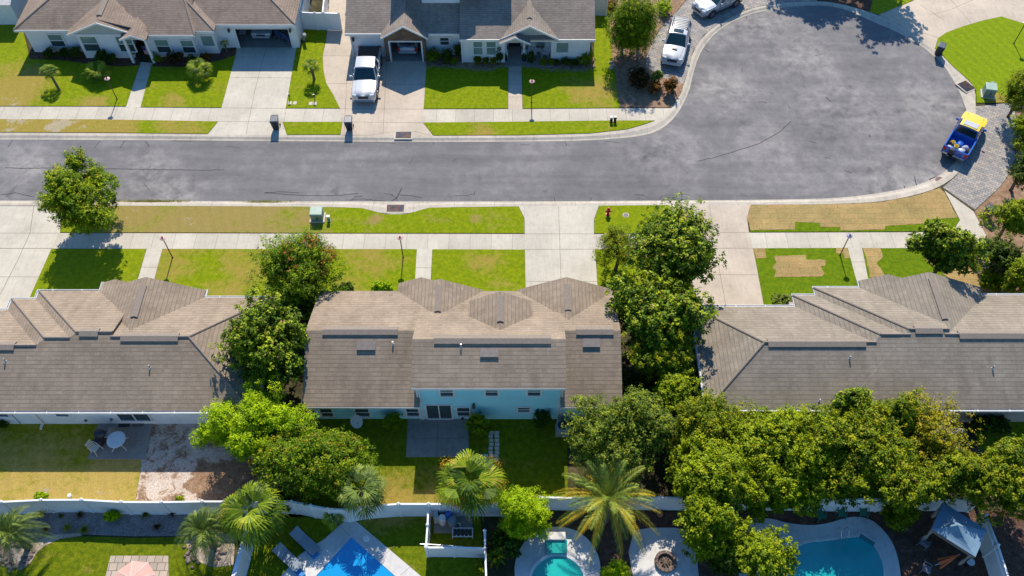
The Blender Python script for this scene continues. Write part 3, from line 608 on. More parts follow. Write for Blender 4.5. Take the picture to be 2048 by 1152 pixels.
wl.box(m1,wy0-.02,0,m2,wy0+.2,2.62)
# upper side walls
for xx in (m1,m2-.1): wl.add([(xx,wy0,4.5),(xx,31,3.7),(xx,yR,5.68),(xx+.1,wy0,4.5),(xx+.1,31,3.7),(xx+.1,yR,5.68)],[(0,1,2),(5,4,3)])
wl.build('wall',M_blue,h)
tr=MB()
for x in (m1,m2): tr.box(x-.05,wy0-.06,0,x+.05,wy0-.02,4.6)
tr.box(xa,yB-.03,zB-.2,xb,yB+.02,zB-.02); tr.box(xL,yb-.03,2.5,xa+.35,yb+.02,2.68); tr.box(xb-.2,yb-.03,2.5,xR,yb+.02,2.68)
tr.build('fascia',M_white,h)
Yw=wy0-.03
for q in ((880,776.5,905,790.5),(971,776.5,995,789.5),(1056,776.5,1081,789.5)): winpx(h,*q,Yw,mat='blind',bars=1,trim=.11)
for q in ((914,814.5,938,830.5),(1036,814,1059,822.5),(812,816.5,836,830.5)): winpx(h,*q,Yw,trim=.10)
for q in ((709,816.5,736,831.5),(639,816.5,662,832)): winpx(h,*q,wy0-.01,trim=.08)
d=winpx(h,852,809.5,901,836,Yw,bars=0,vert=1,trim=.09); d.name='patio_door'
sconce(h,ONY(948,816,Yw)[0],2.0,Yw)
X,z=ONY(925,835,Yw); MB().cb((X,Yw-.06,z),(.16,.12,.16)).build('hose_tap',M_bmetal,h)
for X in (m1+.12,m2-.2): MB().box(X,Yw-.09,.1,X+.08,Yw,4.55).build('downspout',M_white,h)
MB().box(m2-1.0,Yw-.12,.9,m2-.65,Yw,1.5).build('meter_box',M_steel,h)
ridge_vent(h,G(645,661,ridgeL).x,G(796,661,ridgeL).x,ym,ridgeL); ridge_vent(h,G(868,680,zR).x,G(1102,680,zR).x,yR,zR); ridge_vent(h,G(1152,661,ridgeL).x,G(1227,661,ridgeL).x,ym,ridgeL)
ridge_vent(h,31.2,33.2,X0_,3.9,'y',.2,.44); ridge_vent(h,29.6,31.5,X1,5.17,'y',.2,.54); ridge_vent(h,31.2,33.2,X3,4.04,'y',.2,.44)
def zsl(py,zr_,yr,p,zg):   # height on the rear slope seen at row py
    z=zg
    for _ in range(8): z=zr_-p*(yr-G(0,py,z).y)
    return z
for q,(zz,yy) in (((714,682,750,698),(ridgeL,ym)),((1165,676,1201,692),(ridgeL,ym))): boxvent(h,*q,zsl(q[3],zz,yy,.434,4))
boxvent(h,960,693,997,712,zsl(712,zR,yR,.434,5.4))
ventpipe(h,786,688,zsl(688,ridgeL,ym,.434,4)); ventpipe(h,922,693,zsl(693,zR,yR,.434,5.3))
dk=MB(); p=G(1083,812,1); 
# ---- generic long hipped house below the street
def long_house(label,blocks,gab,yb,wall_rect,roofm,wallm,loc,gut,vents,caps):
    h=house(label,loc=loc); rf=MB(); cp=MB(); cp2=[]
    for i,(x0,x1,yf,W,E) in enumerate(blocks):
        a,b,ym,zr=hip(rf,x0,x1,yb,yf,2.7+.004*i,PT,W,E,cap=cp); cp2.append((a,b,ym,zr))
    for (x0,x1,ys,yn,zoff) in gab: hip(rf,x0,x1,ys,yn,2.7+zoff,PT,axis='y',N='g',S='g')
    rf.build('roof',roofm,h); cp.build('ridge_cap',M_ridge,h)
    w=MB()
    for i,(x0,y0,x1,y1) in enumerate(wall_rect): w.box(x0,y0+i*.005,0,x1,y1,2.6-i*.005)
    for (x0,x1,ys,yn,zoff) in gab:
        m=(x0+x1)/2; y=yn-.3; w.add([(x0+.3,y,2.4),(x1-.3,y,2.4),(m,y,2.4+PT*(x1-x0)/2)],[(0,1,2),(2,1,0)])
    w.build('wall',wallm,h)
    for s in gut: gutter(h,s)
    for (x0,x1,i) in caps: ridge_vent(h,x0,x1,cp2[i][2],cp2[i][3])
    for (px,py) in vents: ventpipe(h,px,py,zsl(py,cp2[-1][3],cp2[-1][2],PT,3.8))
    return h,cp2
# left lower house
yb1=G(200,822,2.7).y; f1=G(0,620,2.7).y; f2=G(60,598,2.7).y; f3=G(140,582,2.7).y; f4=G(460,595,2.7).y
xE=G(505,815,2.7).x
def rx(px,py,z): return G(px,py,z).x
xw1=rx(22,610,2.7)-9; xw2=rx(24,599,2.7); xw3=rx(78,583,2.7); xg0=rx(203,575,2.7); xg1=rx(409.5,589,2.7)
e2=rx(235,665,4.4)+4.0
hL,c=long_house('brown-roofed single-storey house with white rear wall at the left of the row below the street',
  [(xw1-12,rx(72,690,4.3),f1,'h','g'),(xw2,rx(142,672,4.4),f2,'h','g'),(rx(222,672,4.4),xE,f4,'g','H'),(xw3,rx(226,668,4.4),f3+.02,'h','g')],
  [(xg0,xg1,29.2,G(300,581,2.7).y+.02,.03),(rx(205,570,2.7),rx(262,566,2.7),32,G(234,570,2.9).y+.3,.05)],
  yb1,[(xw1-11.6,yb1+.5,xw2+.2,f1-.45),(xw2+.3,yb1+.5,xw3+.2,f2-.45),(xw3+.3,yb1+.5,xg1-.3,f3-.45),(xg1-.4,yb1+.5,xE-.45,f4-.45)],
  M_roof,M_stucco,(-26,28,0),
  [[((xw1-12,yb1-.06,2.62),(xE,yb1-.06,2.62))],
   [((xw1-12,f1+.06,2.62),(xw2-.1,f1+.06,2.62)),((xw2-.1,f1,2.62),(xw2-.1,f2+.06,2.62)),((xw2-.1,f2+.06,2.62),(xw3-.1,f2+.06,2.62)),((xw3-.1,f2,2.62),(xw3-.1,f3+.06,2.62)),((xw3-.1,f3+.06,2.62),(xg0-.05,f3+.06,2.62)),((xg0-.05,f3,2.62),(xg0-.05,f3+.7,2.62))],
   [((xg1+.05,f4+.6,2.62),(xg1+.05,f4,2.62)),((xg1+.05,f4+.06,2.62),(xE,f4+.06,2.62))]],
  [(11,722),(300,735)],[(rx(-60,690,4),rx(28,690,4.3),0),(rx(160,665,4.5),rx(198,665,4.5),3),(rx(243,672,4.4),rx(358,672,4.4),2)])
xm=(xg0+xg1)/2; zr_=2.73+PT*(xg1-xg0)/2; ridge_vent(hL,30.6,33,xm,zr_,'y',.22)
Yw=yb1+.5-.01
for q in ((110,826.5,136,830.5),(-14,826.5,14,831.5)): winpx(hL,*q,Yw,bars=0,trim=.07)
dd=winpx(hL,230,823.5,292,840,Yw,bars=0,vert=1,trim=.07); dd.name='patio_door'
b=MB(); x,_=ONY(68,828,Yw); b.box(x,Yw-.1,.3,x+.09,Yw,2.5); b.box(x,Yw-.45,.15,x+.09,Yw,.3); b.build('downspout',M_white,hL)
b=MB(); 
for px,py in ((172,840),(223,838)): x,z=ONY(px,py,Yw); MB().cb((x,Yw-.05,z),(.14,.1,.14)).build('wall_vent',M_rvent,hL)
# right lower house
yb3=G(1700,818,2.7).y; g1=G(1500,613,2.7).y; g2=G(1610,590.5,2.7).y; g3=G(1680,575.5,2.7).y; g4=G(2000,590,2.7).y
xW=11.6; q1=rx(1589,608,2.7); q2=rx(1629.5,586,2.7); k0=rx(1719,572,2.7); k1=rx(1964,589,2.7)
hR,c=long_house('grey-brown roofed house with white gutters at the right of the row below the street',
  [(xW,rx(1754,686,4.3),g1,'H','g'),(q1,rx(1820,668,4.4),g2,'h','g'),(rx(1888,668,4.4),k1+22,g4,'g','h'),(q2,rx(1898,662,4.5),g3,'h','g')],
  [(k0,k1,29.0,g3+.05,.03),(k0+.02,rx(1820,560,2.7),32,G(1786,566,2.9).y+.3,.05)],
  yb3,[(xW+.45,yb3+.5,q1-.2,g1-.45),(q1-.3,yb3+.5,q2-.2,g2-.45),(q2-.3,yb3+.5,k1-.3,g3-.45),(k1-.4,yb3+.5,k1+21,g4-.45)],
  M_roofG,M_beige,(20,28,0),
  [[((xW,yb3-.06,2.62),(k1+22,yb3-.06,2.62))],[((xW-.06,yb3,2.62),(xW-.06,g1,2.62))],
   [((xW,g1+.06,2.62),(q1+.1,g1+.06,2.62)),((q1+.05,g1,2.62),(q1+.05,g2+.06,2.62)),((q1,g2+.06,2.62),(q2+.1,g2+.06,2.62)),((q2+.05,g2,2.62),(q2+.05,g3+.06,2.62)),((q2,g3+.06,2.62),(k0+.05,g3+.06,2.62)),((k0+.03,g3,2.62),(k0+.03,g3+.6,2.62))],
   [((k1,g4+.06,2.62),(k1+22,g4+.06,2.62))]],
  [(1699,717),(1985,736),(1638,803)],[(rx(1537,688,4.3),rx(1733,688,4.3),0),(rx(1830,659,4.6),rx(1885,659,4.6),3),(rx(1917,670,4.4),rx(2046,670,4.4),2)])
xm=(k0+k1)/2; ridge_vent(hR,30.3,33.4,xm,2.73+PT*(k1-k0)/2,'y',.2)
# ---- upper left house
h=house('white-walled house with brown hip roof and open two-car garage, top left',loc=(-30,62,0))
ey=G(80,60,2.7).y; rf=MB(); cp=MB(); dp=11.0
xa=rx(26.5,60,2.7); s0=rx(135,66,2.7); s1=rx(293,78,2.7); s2=rx(389,69,2.7); s3=rx(428,62,2.7); s4=rx(432,49,2.7); s5=rx(590,50,2.7)
yB_=G(196,69,2.7).y; yC=G(340,70,2.7).y; yD=G(410,62,2.7).y; yG=G(500,49.5,2.7).y
yTop=ey+dp
hip(rf,xa,s3-2,ey,yTop,2.7,PT,'H','g',cap=cp); hip(rf,rx(287,70,2.7),s2,yC,yTop-.5,2.712,PT,'g','H',cap=cp); hip(rf,s2-6,s3,yD,yTop-.2,2.724,PT,'g','H',cap=cp)
hip(rf,s3-5,s5,yG,yTop+.6,2.736,PT,'g','H',cap=cp)
gx0=rx(135,68,2.7); gx1=rx(293,80,2.7); yGab=G(196,69,2.7).y-.1
gm=rx(196.5,36.5,3.9); hwg=gm-gx0; hip(rf,gx0,gm+hwg,yGab,yGab+8,2.75,PT,axis='y')
pm_=rx(261,68,3.2); hwp=pm_-rx(239,79,2.7); yP=G(261,79,2.7).y-.1; hip(rf,pm_-hwp,gx1,yP,yP+4,2.755,PT,axis='y')
# wide cross roof behind the porch
zg_=2.75+PT*hwg+.02; ps_=(zg_-2.72)/(gx1-gm)
def pl_(x,y): return (x,y,zg_-ps_*(x-gm))
rf.slab([pl_(gx1,yTop-2),pl_(gm,yTop-2),pl_(gm,yGab+.4),pl_(gm+hwg,yGab+.4),pl_(gx1,yP+.1)],.1)
rf.build('roof',M_roofU,h); cp.build('ridge_cap',M_ridge,h)
w=MB(); wy=ey+.45; T=.15
W0=xa+.5; bYb=G(170,112,0).y; bYc=G(340,111,0).y; bYd=G(440,107,0).y; bYg=G(500,96.3,0).y
xe=rx(178,110,0); xp0=rx(262,113,0); xp1=rx(305,113,0); xc=rx(400,111,0); xd=rx(441,106,0); xg=rx(600,96,0)
w.box(W0,wy,0,xe,yTop-.5,2.6); w.box(xe-.05,yGab+.35,0,xp0,yTop-.6,2.62); w.box(xp0-.05,yGab+2.6,0,xp1+.1,yTop-.7,2.6); w.box(xp1,yC+.45,0,xc,yTop-.8,2.61); w.box(xc-.02,yD+.4,0,xd,yTop-.9,2.62)
# garage room
ga,_=ONY(481,94,yG+.35); gb,_=ONY(585,97,yG+.35); yy=yG+.35; gtop=ONY(500,58,yy)[1]
w.box(xd-.02,yy,0,ga,yy+.2,2.6); w.box(gb,yy,0,xg,yy+.2,2.6); w.box(ga,yy,gtop,gb,yy+.2,2.6); w.box(xg-.18,yy+.2,0,xg,yTop,2.6); w.box(xd,yy+7,0,xg-.18,yy+7.2,2.6)
w.box(xd-.02,yy+.2,0,xd+.12,yy+7,2.6); w.box(xd,yy,2.6,xg,yTop,2.66)
w.build('wall',M_wallW,h)
w=MB(); 
def gabtri(w,X,hw,Y,ze,pt,mi=0,zb=None): 
    w.add([(X-hw,Y,ze),(X+hw,Y,ze),(X,Y,ze+pt*hw),(X-hw,Y+.1,ze),(X+hw,Y+.1,ze),(X,Y+.1,ze+pt*hw)],[(0,1,2),(5,4,3),(0,3,4,1),(1,4,5,2),(2,5,3,0)],mi)
gabtri(w,gm,hwg-.25,yGab+.3,2.6,PT); w.build('gable',M_greyg,h); w=MB(); gabtri(w,pm_,hwp-.15,yP+.25,2.55,PT); w.build('gable',M_greyg,h)
f=MB()
def rake(f,X,hw,Y,ze,pt,t=.17,both=True):
    for s in ((-1,1) if both else (-1,)):
        f.slab([(X+s*hw,Y-.04,ze+.02),(X+s*hw,Y,ze+.02),(X,Y,ze+pt*hw+.02),(X,Y-.04,ze+pt*hw+.02)],t)
rake(f,gm,hwg,yGab,2.75,PT); rake(f,pm_,hwp,yP,2.755,PT)
f.box(xa,ey-.04,2.5,gx0,ey,2.7); f.box(gx1,yC-.04,2.5,s2,yC,2.7); f.box(s2,yD-.04,2.5,s3,yD,2.7); f.box(s3,yG-.04,2.5,s5,yG,2.72); f.box(gm-hwg+.2,yGab+.24,2.45,gm+hwg-.2,yGab+.3,2.6)
f.build('fascia',M_white,h)
gf=MB(); gf.box(ga-.1,yy-.03,0,ga,yy+.2,gtop+.1); gf.box(gb,yy-.03,0,gb+.1,yy+.2,gtop+.1); gf.box(ga,yy-.03,gtop,gb,yy+.2,gtop+.1); gf.build('garage_door_frame',M_white,h)
MB().box(xd+.12,yy+.05,.0,xg-.2,yy+7,.02).build('garage_floor',M_patio,h)
for px in (459,581): X,z=ONY(px,62,yy); sconce(h,X,1.95,yy)
winpx(h,94,69,121,92,wy-.01,mat='blind'); winpx(h,159,73,190,101,yGab+.34,mat='blind'); winpx(h,230,73,260,102,yGab+.34,mat='blind')
winpx(h,308,79.5,334,104,yC+.44,mat='blind'); winpx(h,360,80.5,384,104.5,yC+.44,mat='blind'); winpx(h,400,71.5,424,91,yD+.39,mat=M_blind,bars=0)
b=MB(); X,_=ONY(283,100,yGab+2.6); b.box(X-.45,yGab+2.56,0,X+.45,yGab+2.6,2.05); b.build('door',pm('dark_green_door',(.03,.05,.05)),h)
for x_ in (pm_-hwp+.1,gx1-.4): MB().box(x_,yP+.3,0,x_+.2,yP+.5,2.5).build('porch_post',M_white,h)
ridge_vent(h,yGab+.9,yGab+6,gm,2.78+PT*hwg,'y',.22)
# ---- upper middle house
h=house('grey and white house with stone garage gable and porch with rocking chairs, top centre',loc=(-5,62,0))
rf=MB(); u0=rx(689.6,66,2.7); u1=rx(1191,78.6,2.7); eA=G(720,67.5,2.7).y; eB=G(950,79.3,2.7).y; yT=eA+9.5
um=rx(919,76,2.7)
hip(rf,u0,um+.3,eA,yT,2.7,PT,'g','g'); hip(rf,um,u1,eB,yT,2.71,PT*1.0,'g','g')
sg0=rx(761,75.5,2.7); sg1=rx(856,77,2.7); sm=(sg0+sg1)/2; sh=(sg1-sg0)/2; yS=G(800,77,2.7).y; hip(rf,sm-sh,sm+sh,yS,yS+6,2.72,.62,axis='y')
bm=rx(1059.5,55,3.9); bh=rx(1117,77,2.7)-bm; yBg=G(1100,78,2.7).y-.05; hip(rf,bm-bh,bm+bh,yBg,yBg+8,2.73,.55,axis='y')
pm2=rx(1030,77,3.1); ph=(rx(1059.5,87,2.6)-rx(997.7,87,2.6))/2; yP2=G(1030,87.5,2.6).y; hip(rf,pm2-ph,pm2+ph,yP2,yP2+4,2.62,.5,axis='y')
# filler roof between the porch gable and the big gable
zb_=2.75+.55*bh; pb_=(zb_-2.64)/(bm-pm2+ph)
def pl2(x,y): return (x,y,zb_-pb_*(bm-x))
rf.slab([pl2(bm,yBg+6),pl2(pm2-ph,yBg+6),pl2(pm2-ph,yP2+.1),pl2(bm-bh,yBg+.35),pl2(bm,yBg+.35)],.1)
# upper storey roofs
U0=rx(785,40,3.3); U1=rx(1019,40,3.3); yU=62.9
ugm=rx(889,5,4); 
hip(rf,U0-.2,U1+.15,yU-.6,yU+6.5,5.6,.42,'g','g'); hip(rf,ugm-2.6,ugm+2.6,yU-1.3,yU+4,5.3,.45,axis='y')
rf.build('roof',M_roofU2,h)
w=MB(); wA=eA+.4; xSt0=rx(768,110,0)
w.box(u0+.35,wA,0,sm-sh+.5,yT-.4,2.6); X9,_=ONY(853,112,eA+.6)
w.box(X9-.2,eA+.6,0,um+.2,yT-.4,2.6); w.box(um+.1,eB+.35,0,rx(1010,112,0),yT-.45,2.6); pr=rx(1103,118,0); w.box(pr,eB+.35,0,u1-.35,yT-.45,2.6); w.box(rx(1009,112,0),eB+2.4,0,pr+.1,yT-.5,2.6)
w.box(U0,yU,2.6,U1,yU+6,5.55); w.box(rx(844,8,3.7),yU-.75,3.0,rx(928,8,3.7),yU,5.2)
w.build('wall',M_wallW,h)
st=MB(); yst=yS+.35; sa,_=ONY(772,112,yst); sb,_=ONY(853,121,yst); da,_=ONY(784,120,yst); db,_=ONY(845,121,yst); dz=ONY(800,84,yst)[1]
st.box(sa,yst,0,da-.12,yst+.25,2.6); st.box(db+.12,yst,0,sb,yst+.25,2.6); st.box(da-.12,yst,dz+.12,db+.12,yst+.25,2.6); gabtri(st,sm,sh-.2,yst,2.6,.6)
st.box(sa,yst+.25,0,sa+.15,yst+6,2.6); st.box(sb-.15,yst+.25,0,sb,yst+6,2.6); st.box(sa,yst+6,0,sb,yst+6.2,2.6)
st.build('stone_wall',M_stone,h)
gf=MB(); gf.box(da-.12,yst-.03,0,da,yst+.2,dz+.12); gf.box(db,yst-.03,0,db+.12,yst+.2,dz+.12); gf.box(da,yst-.03,dz,db,yst+.2,dz+.12); gf.build('garage_door_frame',M_white,h)
MB().box(sa+.15,yst+.05,0,sb-.15,yst+6,.03).build('garage_floor',M_patio,h)
f=MB(); rake(f,sm,sh,yS,2.72,.62); rake(f,bm,bh,yBg,2.73,.55); rake(f,pm2,ph,yP2,2.62,.5)
f.box(u0,eA-.05,2.5,sm-sh,eA,2.72); f.box(sm+sh-.2,eA-.05,2.5,um,eA,2.72); f.box(um,eB-.05,2.5,pm2-ph,eB,2.73); f.box(bm+bh,eB-.05,2.5,u1,eB,2.73)
f.box(rx(1059,76,2.4),yBg+.2,2.3,bm+bh-.2,yBg+.32,2.5); f.build('fascia',M_white,h); MB().box(rx(843,11,3.6),yU-.83,3.45,rx(929,11,3.6),yU-.75,3.75).build('base_trim',M_white,h)
for q in ((bm,bh-.25,yBg+.34,2.5,.55),(pm2,ph-.2,yP2+.3,2.45,.5),(ugm,2.1,yU-.75,5.1,.45)): f=MB(); gabtri(f,*q); f.build('gable',M_greyg,h)
pp=MB()
for px,py in ((1011,118),(1048,118)): v=G(px,py,0); pp=MB(); pp.box(v.x-.1,v.y,0,v.x+.1,v.y+.2,2.5); pp.box(v.x-.22,v.y-.1,0,v.x+.22,v.y+.32,.75); pp.build('porch_post',M_white,h)
MB().box(pr-.1,eB+.3,0,pr+.1,eB+.5,2.5).build('porch_post',M_white,h)
MB().box(rx(1010,118,0),yP2+.2,0,pr+.1,eB+2.5,.1).build('porch_floor',M_patio,h)
b=MB(); X,_=ONY(1029,100,eB+2.4); b.box(X-.5,eB+2.34,.1,X+.5,eB+2.4,2.1); b.build('door',M_black,h)
winpx(h,880,75,897,88.5,eA+.59,trim=.12); winpx(h,946.5,80.5,964,108,eB+.34,mat=M_blind,trim=.1); winpx(h,973,80.5,991,108,eB+.34,mat=M_blind,trim=.1); winpx(h,1113.5,85,1137,104,eB+.34,mat=M_blind,bars=0,trim=.12)
b=MB(); b.box(rx(1018,90,1.6),eB+2.25,1.7,rx(1040,90,1.6),eB+2.34,2.1); b.build('porch_light_panel',M_white,h)
sconce(h,u0+.55,1.9,wA)
b=MB(); X=u0+.30; b.box(X,wA-.1,.1,X+.1,wA,2.5); b.build('downspout',M_white,h)
b=MB(); b.box(u1-.55,eB+.22,.1,u1-.45,eB+.35,2.5); b.build('downspout',M_white,h); b=MB(); X,_=ONY(925,115,eB+.3); b.box(X-.06,eB+.22,.1,X+.04,eB+.35,2.5); b.build('downspout',M_white,h)
ridge_vent(h,yBg+1.0,yBg+4.4,bm,2.73+.55*bh,'y',.2,.55)
# ---- neighbour building in the top left corner
h=thing('shed','small white outbuilding with pale metal roof in the top left corner','shed',tuple(G(10,30)))
a=G(-20,50);b2=G(42,50); w=MB(); w.box(a.x,a.y,0,b2.x,a.y+4,2.3); w.build('wall',M_wallW,h)
w=MB(); hip(w,a.x-.3,b2.x+.2,a.y-.3,a.y+4.3,2.3,.3,'g','g',t=.08); w.build('roof',pm('pale_metal_roof',(.6,.58,.54),(.5,.48,.45),3,.4),h)
# ---------------- white vinyl fences ----------------
def fence(label,tops,H=1.83,zb=0,name='vinyl_fence',group=None,lattice=0,postev=None,px=True,mat=None,thin=.06):
    P=[G(x,y,H) for x,y in tops] if px else [Vector(p) for p in tops]
    mat=mat or M_vinyl
    t=thing(name,label,'fence',(P[0].x,P[0].y,0),group)
    for i,p in enumerate(P):
        if postev and i not in postev: continue
        m=MB(); m.box(p.x-.07,p.y-.07,0,p.x+.07,p.y+.07,H+.05); m.lathe((p.x,p.y,H+.05),[(.11,0),(.11,.03),(.0,.09)],4,M=None); m.build('post',mat,t)
    for a,b in zip(P[:-1],P[1:]):
        d=b-a; d.z=0; L=d.length; rz=math.atan2(d.y,d.x); c=(a+b)/2; m=MB()
        top=H-lattice
        m.cb((c.x,c.y,top/2+.03),(L-.12,thin*.6,top-.1),rz); m.cb((c.x,c.y,top-.04),(L-.13,thin*1.7,.12),rz); m.cb((c.x,c.y,.12),(L-.13,thin*1.5,.12),rz)
        k=int(L/.30)
        for j in range(1,k):
            q=a+d*(j/k); m.cb((q.x,q.y,top/2),(.012,thin*.75,top-.25),rz)
        m.build('panel',mat,t)
        if lattice:
            m=MB(); m.cb((c.x,c.y,H-.03),(L-.12,thin*1.6,.07),rz); n=int(L/.12)
            for s in (1,-1):
                for j in range(-3,n+3):
                    u=-L/2+j*.12*1.0; u2=u+s*lattice
                    if min(u,u2)<-L/2 or max(u,u2)>L/2: continue
                    p0=Vector((u,0,top)); p1=Vector((u2,0,H-.05)); M=Matrix.Translation((c.x,c.y,0))@Matrix.Rotation(rz,4,'Z')
                    m.cyl(M@p0,M@p1,.013,n=4)
            m.build('lattice',mat,t)
    return t
fence('long white vinyl fence between the gravel bed and the yellow back lawn',[(-60,1006),(2,1004),(82,1000),(163,999.5),(242,1004),(323,1004.5),(404,1003),(470,1003)],1.83)
fence('curved white vinyl fence between the shaded mid lawn and the blue pool yard',[(470,1003),(530,1002),(583,1003),(621,1011),(656,1018),(692,1019),(730,1013),(797,1008),(857,1008),(930,1008),(1003,1008),(1040,1008)],1.83)
fence('white vinyl fence behind the feathery date palm, starting with a capped post',[(1079,994.5),(1150,996),(1229,995),(1318,995),(1400,996),(1470,996),(1530,996)],1.83)
fence('white vinyl fence half hidden by overhanging trees behind the teal pool',[(1530,996),(1610,996),(1693,998),(1770,998),(1850,997),(1910,997),(1960,999)],1.83)
fence('short thick white fence running to the lower edge beside the blue pool loungers',[(497,1040),(484,1092),(462,1170)],1.83,thin=.14)
fence('low white fence on the left side of the pool equipment corner',[(857,1012),(855,1050),(852,1093)],1.5)
fence('white fence along the near side of the pool equipment corner',[(852,1095),(907,1095),(970,1097)],1.5)
fence('narrow white fence running down the right side of the equipment corner',[(969.5,1062),(970,1097),(973,1170)],1.5)
fence('white lattice-topped fence beside the blue canopy in the lower right corner',[(1972,1030),(1996,1090),(2022,1170)],1.9,lattice=.45)
yy0=G(640,57)
fence('white vinyl gate and fence between the two upper houses',[(602,24.5),(629,26),(647,26),(677,27)],1.8)
fence('white vinyl fence running back beside the upper left house garage',[(602,24),(612,-20)],1.8)
fence('white fence running back between the narrow gravel strip and the alley',[(645,25),(650,-20)],1.8)
fence('short white fence panel at the right end of the upper middle house',[(1192,-3),(1215,-2)],1.8)
# ---------------- vegetation ----------------
L_mag=leaf_mat('magnolia_leaves',(.016,.042,.004),(.085,.155,.010),(.38,.46,.035),(.40,.26,.08),.5,.18,.4)
L_oak=leaf_mat('street_oak_leaves',(.028,.075,.004),(.13,.23,.008),(.38,.44,.010),(.42,.26,.03),.5,.25)
L_red=leaf_mat('rust_tipped_leaves',(.025,.07,.004),(.105,.20,.006),(.30,.38,.010),(.45,.13,.035),.5,.25)
L_lime=leaf_mat('lime_green_leaves',(.09,.18,.004),(.25,.40,.003),(.47,.58,.006),None,.55,.30)
L_mid=leaf_mat('mid_green_leaves',(.045,.10,.004),(.17,.25,.006),(.38,.43,.008),(.45,.40,.015),.5,.25)
L_oliv=leaf_mat('olive_green_leaves',(.035,.075,.004),(.125,.19,.006),(.34,.36,.010),(.50,.38,.02),.5,.25)
L_grey=leaf_mat('grey_green_leaves',(.03,.065,.02),(.11,.165,.035),(.26,.31,.05),(.42,.40,.04),.5,.2)
L_yel=leaf_mat('yellowing_leaves',(.07,.10,.006),(.22,.23,.01),(.44,.37,.015),(.55,.32,.03),.5,.25)
L_dark=leaf_mat('dark_shrub_leaves',(.012,.03,.005),(.045,.085,.01),(.12,.18,.02),None,.5,.15)
L_con=leaf_mat('conifer_foliage',(.025,.06,.005),(.13,.22,.008),(.36,.42,.012),None,.6,.15)
L_brn=leaf_mat('rust_brown_foliage',(.06,.025,.012),(.17,.07,.025),(.33,.16,.05),None,.6,.15)
L_brn2=leaf_mat('dark_plum_foliage',(.02,.012,.01),(.06,.03,.022),(.12,.07,.04),None,.6,.15)
L_pale=leaf_mat('pale_silver_green_foliage',(.07,.11,.04),(.17,.24,.10),(.33,.40,.20),None,.6,.2)
L_palm=leaf_mat('fan_palm_leaves',(.03,.07,.010),(.12,.19,.020),(.30,.37,.05),(.55,.36,.06),.42,.2)
L_palmY=leaf_mat('yellow_tipped_palm_leaves',(.06,.11,.045),(.18,.25,.10),(.38,.40,.18),(.70,.48,.03),.42,.2)
L_pindo=leaf_mat('blue_green_palm_leaves',(.05,.09,.045),(.13,.19,.10),(.26,.32,.18),None,.45,.2)
L_seed=leaf_mat('rusty_palm_seed_stalks',(.20,.10,.02),(.38,.20,.04),(.55,.33,.08),None,.8,.2)
def leaves_mesh(name,P,Nrm,size,tint,mat,parent,aspect=.5,two=False):
    n=len(P); Nrm=Nrm/np.linalg.norm(Nrm,axis=1,keepdims=True)
    r=rng.normal(size=(n,3)); u=np.cross(Nrm,r); u/=np.linalg.norm(u,axis=1,keepdims=True)+1e-9; v=np.cross(Nrm,u)
    s=(size*rng.uniform(.65,1.3,n))[:,None]
    a=P-u*s*.5; c=P+u*s*.5-Nrm*s*.12; b=P+v*s*aspect*.5+Nrm*s*.06; d=P-v*s*aspect*.5+Nrm*s*.06
    V=np.stack([a,b,c,d],1).reshape(-1,3); org=np.array(ORG[parent.name]); V=V-org
    me=D.meshes.new(name); me.vertices.add(4*n); me.vertices.foreach_set('co',V.ravel())
    me.loops.add(4*n); me.loops.foreach_set('vertex_index',np.arange(4*n,dtype=np.int32))
    me.polygons.add(n); me.polygons.foreach_set('loop_start',np.arange(0,4*n,4,dtype=np.int32))
    at=me.attributes.new('tint','FLOAT','FACE'); at.data.foreach_set('value',np.clip(tint,0,1).astype(np.float32))
    me.materials.append(mat); me.update(); me.validate()
    o=D.objects.new(name,me); COL.objects.link(o); o.parent=parent; ORG[o.name]=ORG[parent.name]; return o
def unit(n):
    v=rng.normal(size=(n,3)); return v/np.linalg.norm(v,axis=1,keepdims=True)
def crown_pts(c,rad,nl,nleaf,lr=(.30,.48),shell=.72,clump=.16,flat_bottom=-.55,fine=1):
    """leaf positions in lumpy clusters over an ellipsoid"""
    c=np.array(c);rad=np.array(rad)
    d=unit(nl*3); d=d[d[:,2]>flat_bottom][:nl]; m=len(d)
    k=rng.uniform(.40,1.14,m)[:,None]; az=np.arctan2(d[:,1],d[:,0]); ph=rng.uniform(0,6.28,3); ir=(1+.13*np.sin(2*az+ph[0])+.10*np.sin(3*az+ph[1])+.07*np.sin(5*az+ph[2]))[:,None]; lc=c+d*rad*k*ir*(1-np.array(lr).mean()*.75); R_=rng.uniform(lr[0]*.75,lr[1]*1.12,m)*rad.mean()
    per=nleaf//m; P=[];N=[];T=[]
    for i in range(m):
        nc=max(3,int(per/14)); dd=unit(nc); rr=rng.uniform(shell,1.12,nc)**1
        cc=lc[i]+dd*R_[i]*rr[:,None]*np.array([1,1,.85]); ct=rng.uniform(.15,.75,nc)
        idx=rng.integers(0,nc,per); off=unit(per)*(rng.uniform(0,1,per)**.6*clump*1.0*(.5+rad.mean()*.22))[:,None]
        p=cc[idx]+off; P.append(p)
        nn=dd[idx]*.55+unit(per)*.6+np.array([0,.35,.75]); N.append(nn)
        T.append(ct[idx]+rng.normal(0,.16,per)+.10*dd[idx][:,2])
    P=np.concatenate(P);N=np.concatenate(N);T=np.concatenate(T); ok=P[:,2]>.08
    return P[ok],N[ok],T[ok],lc
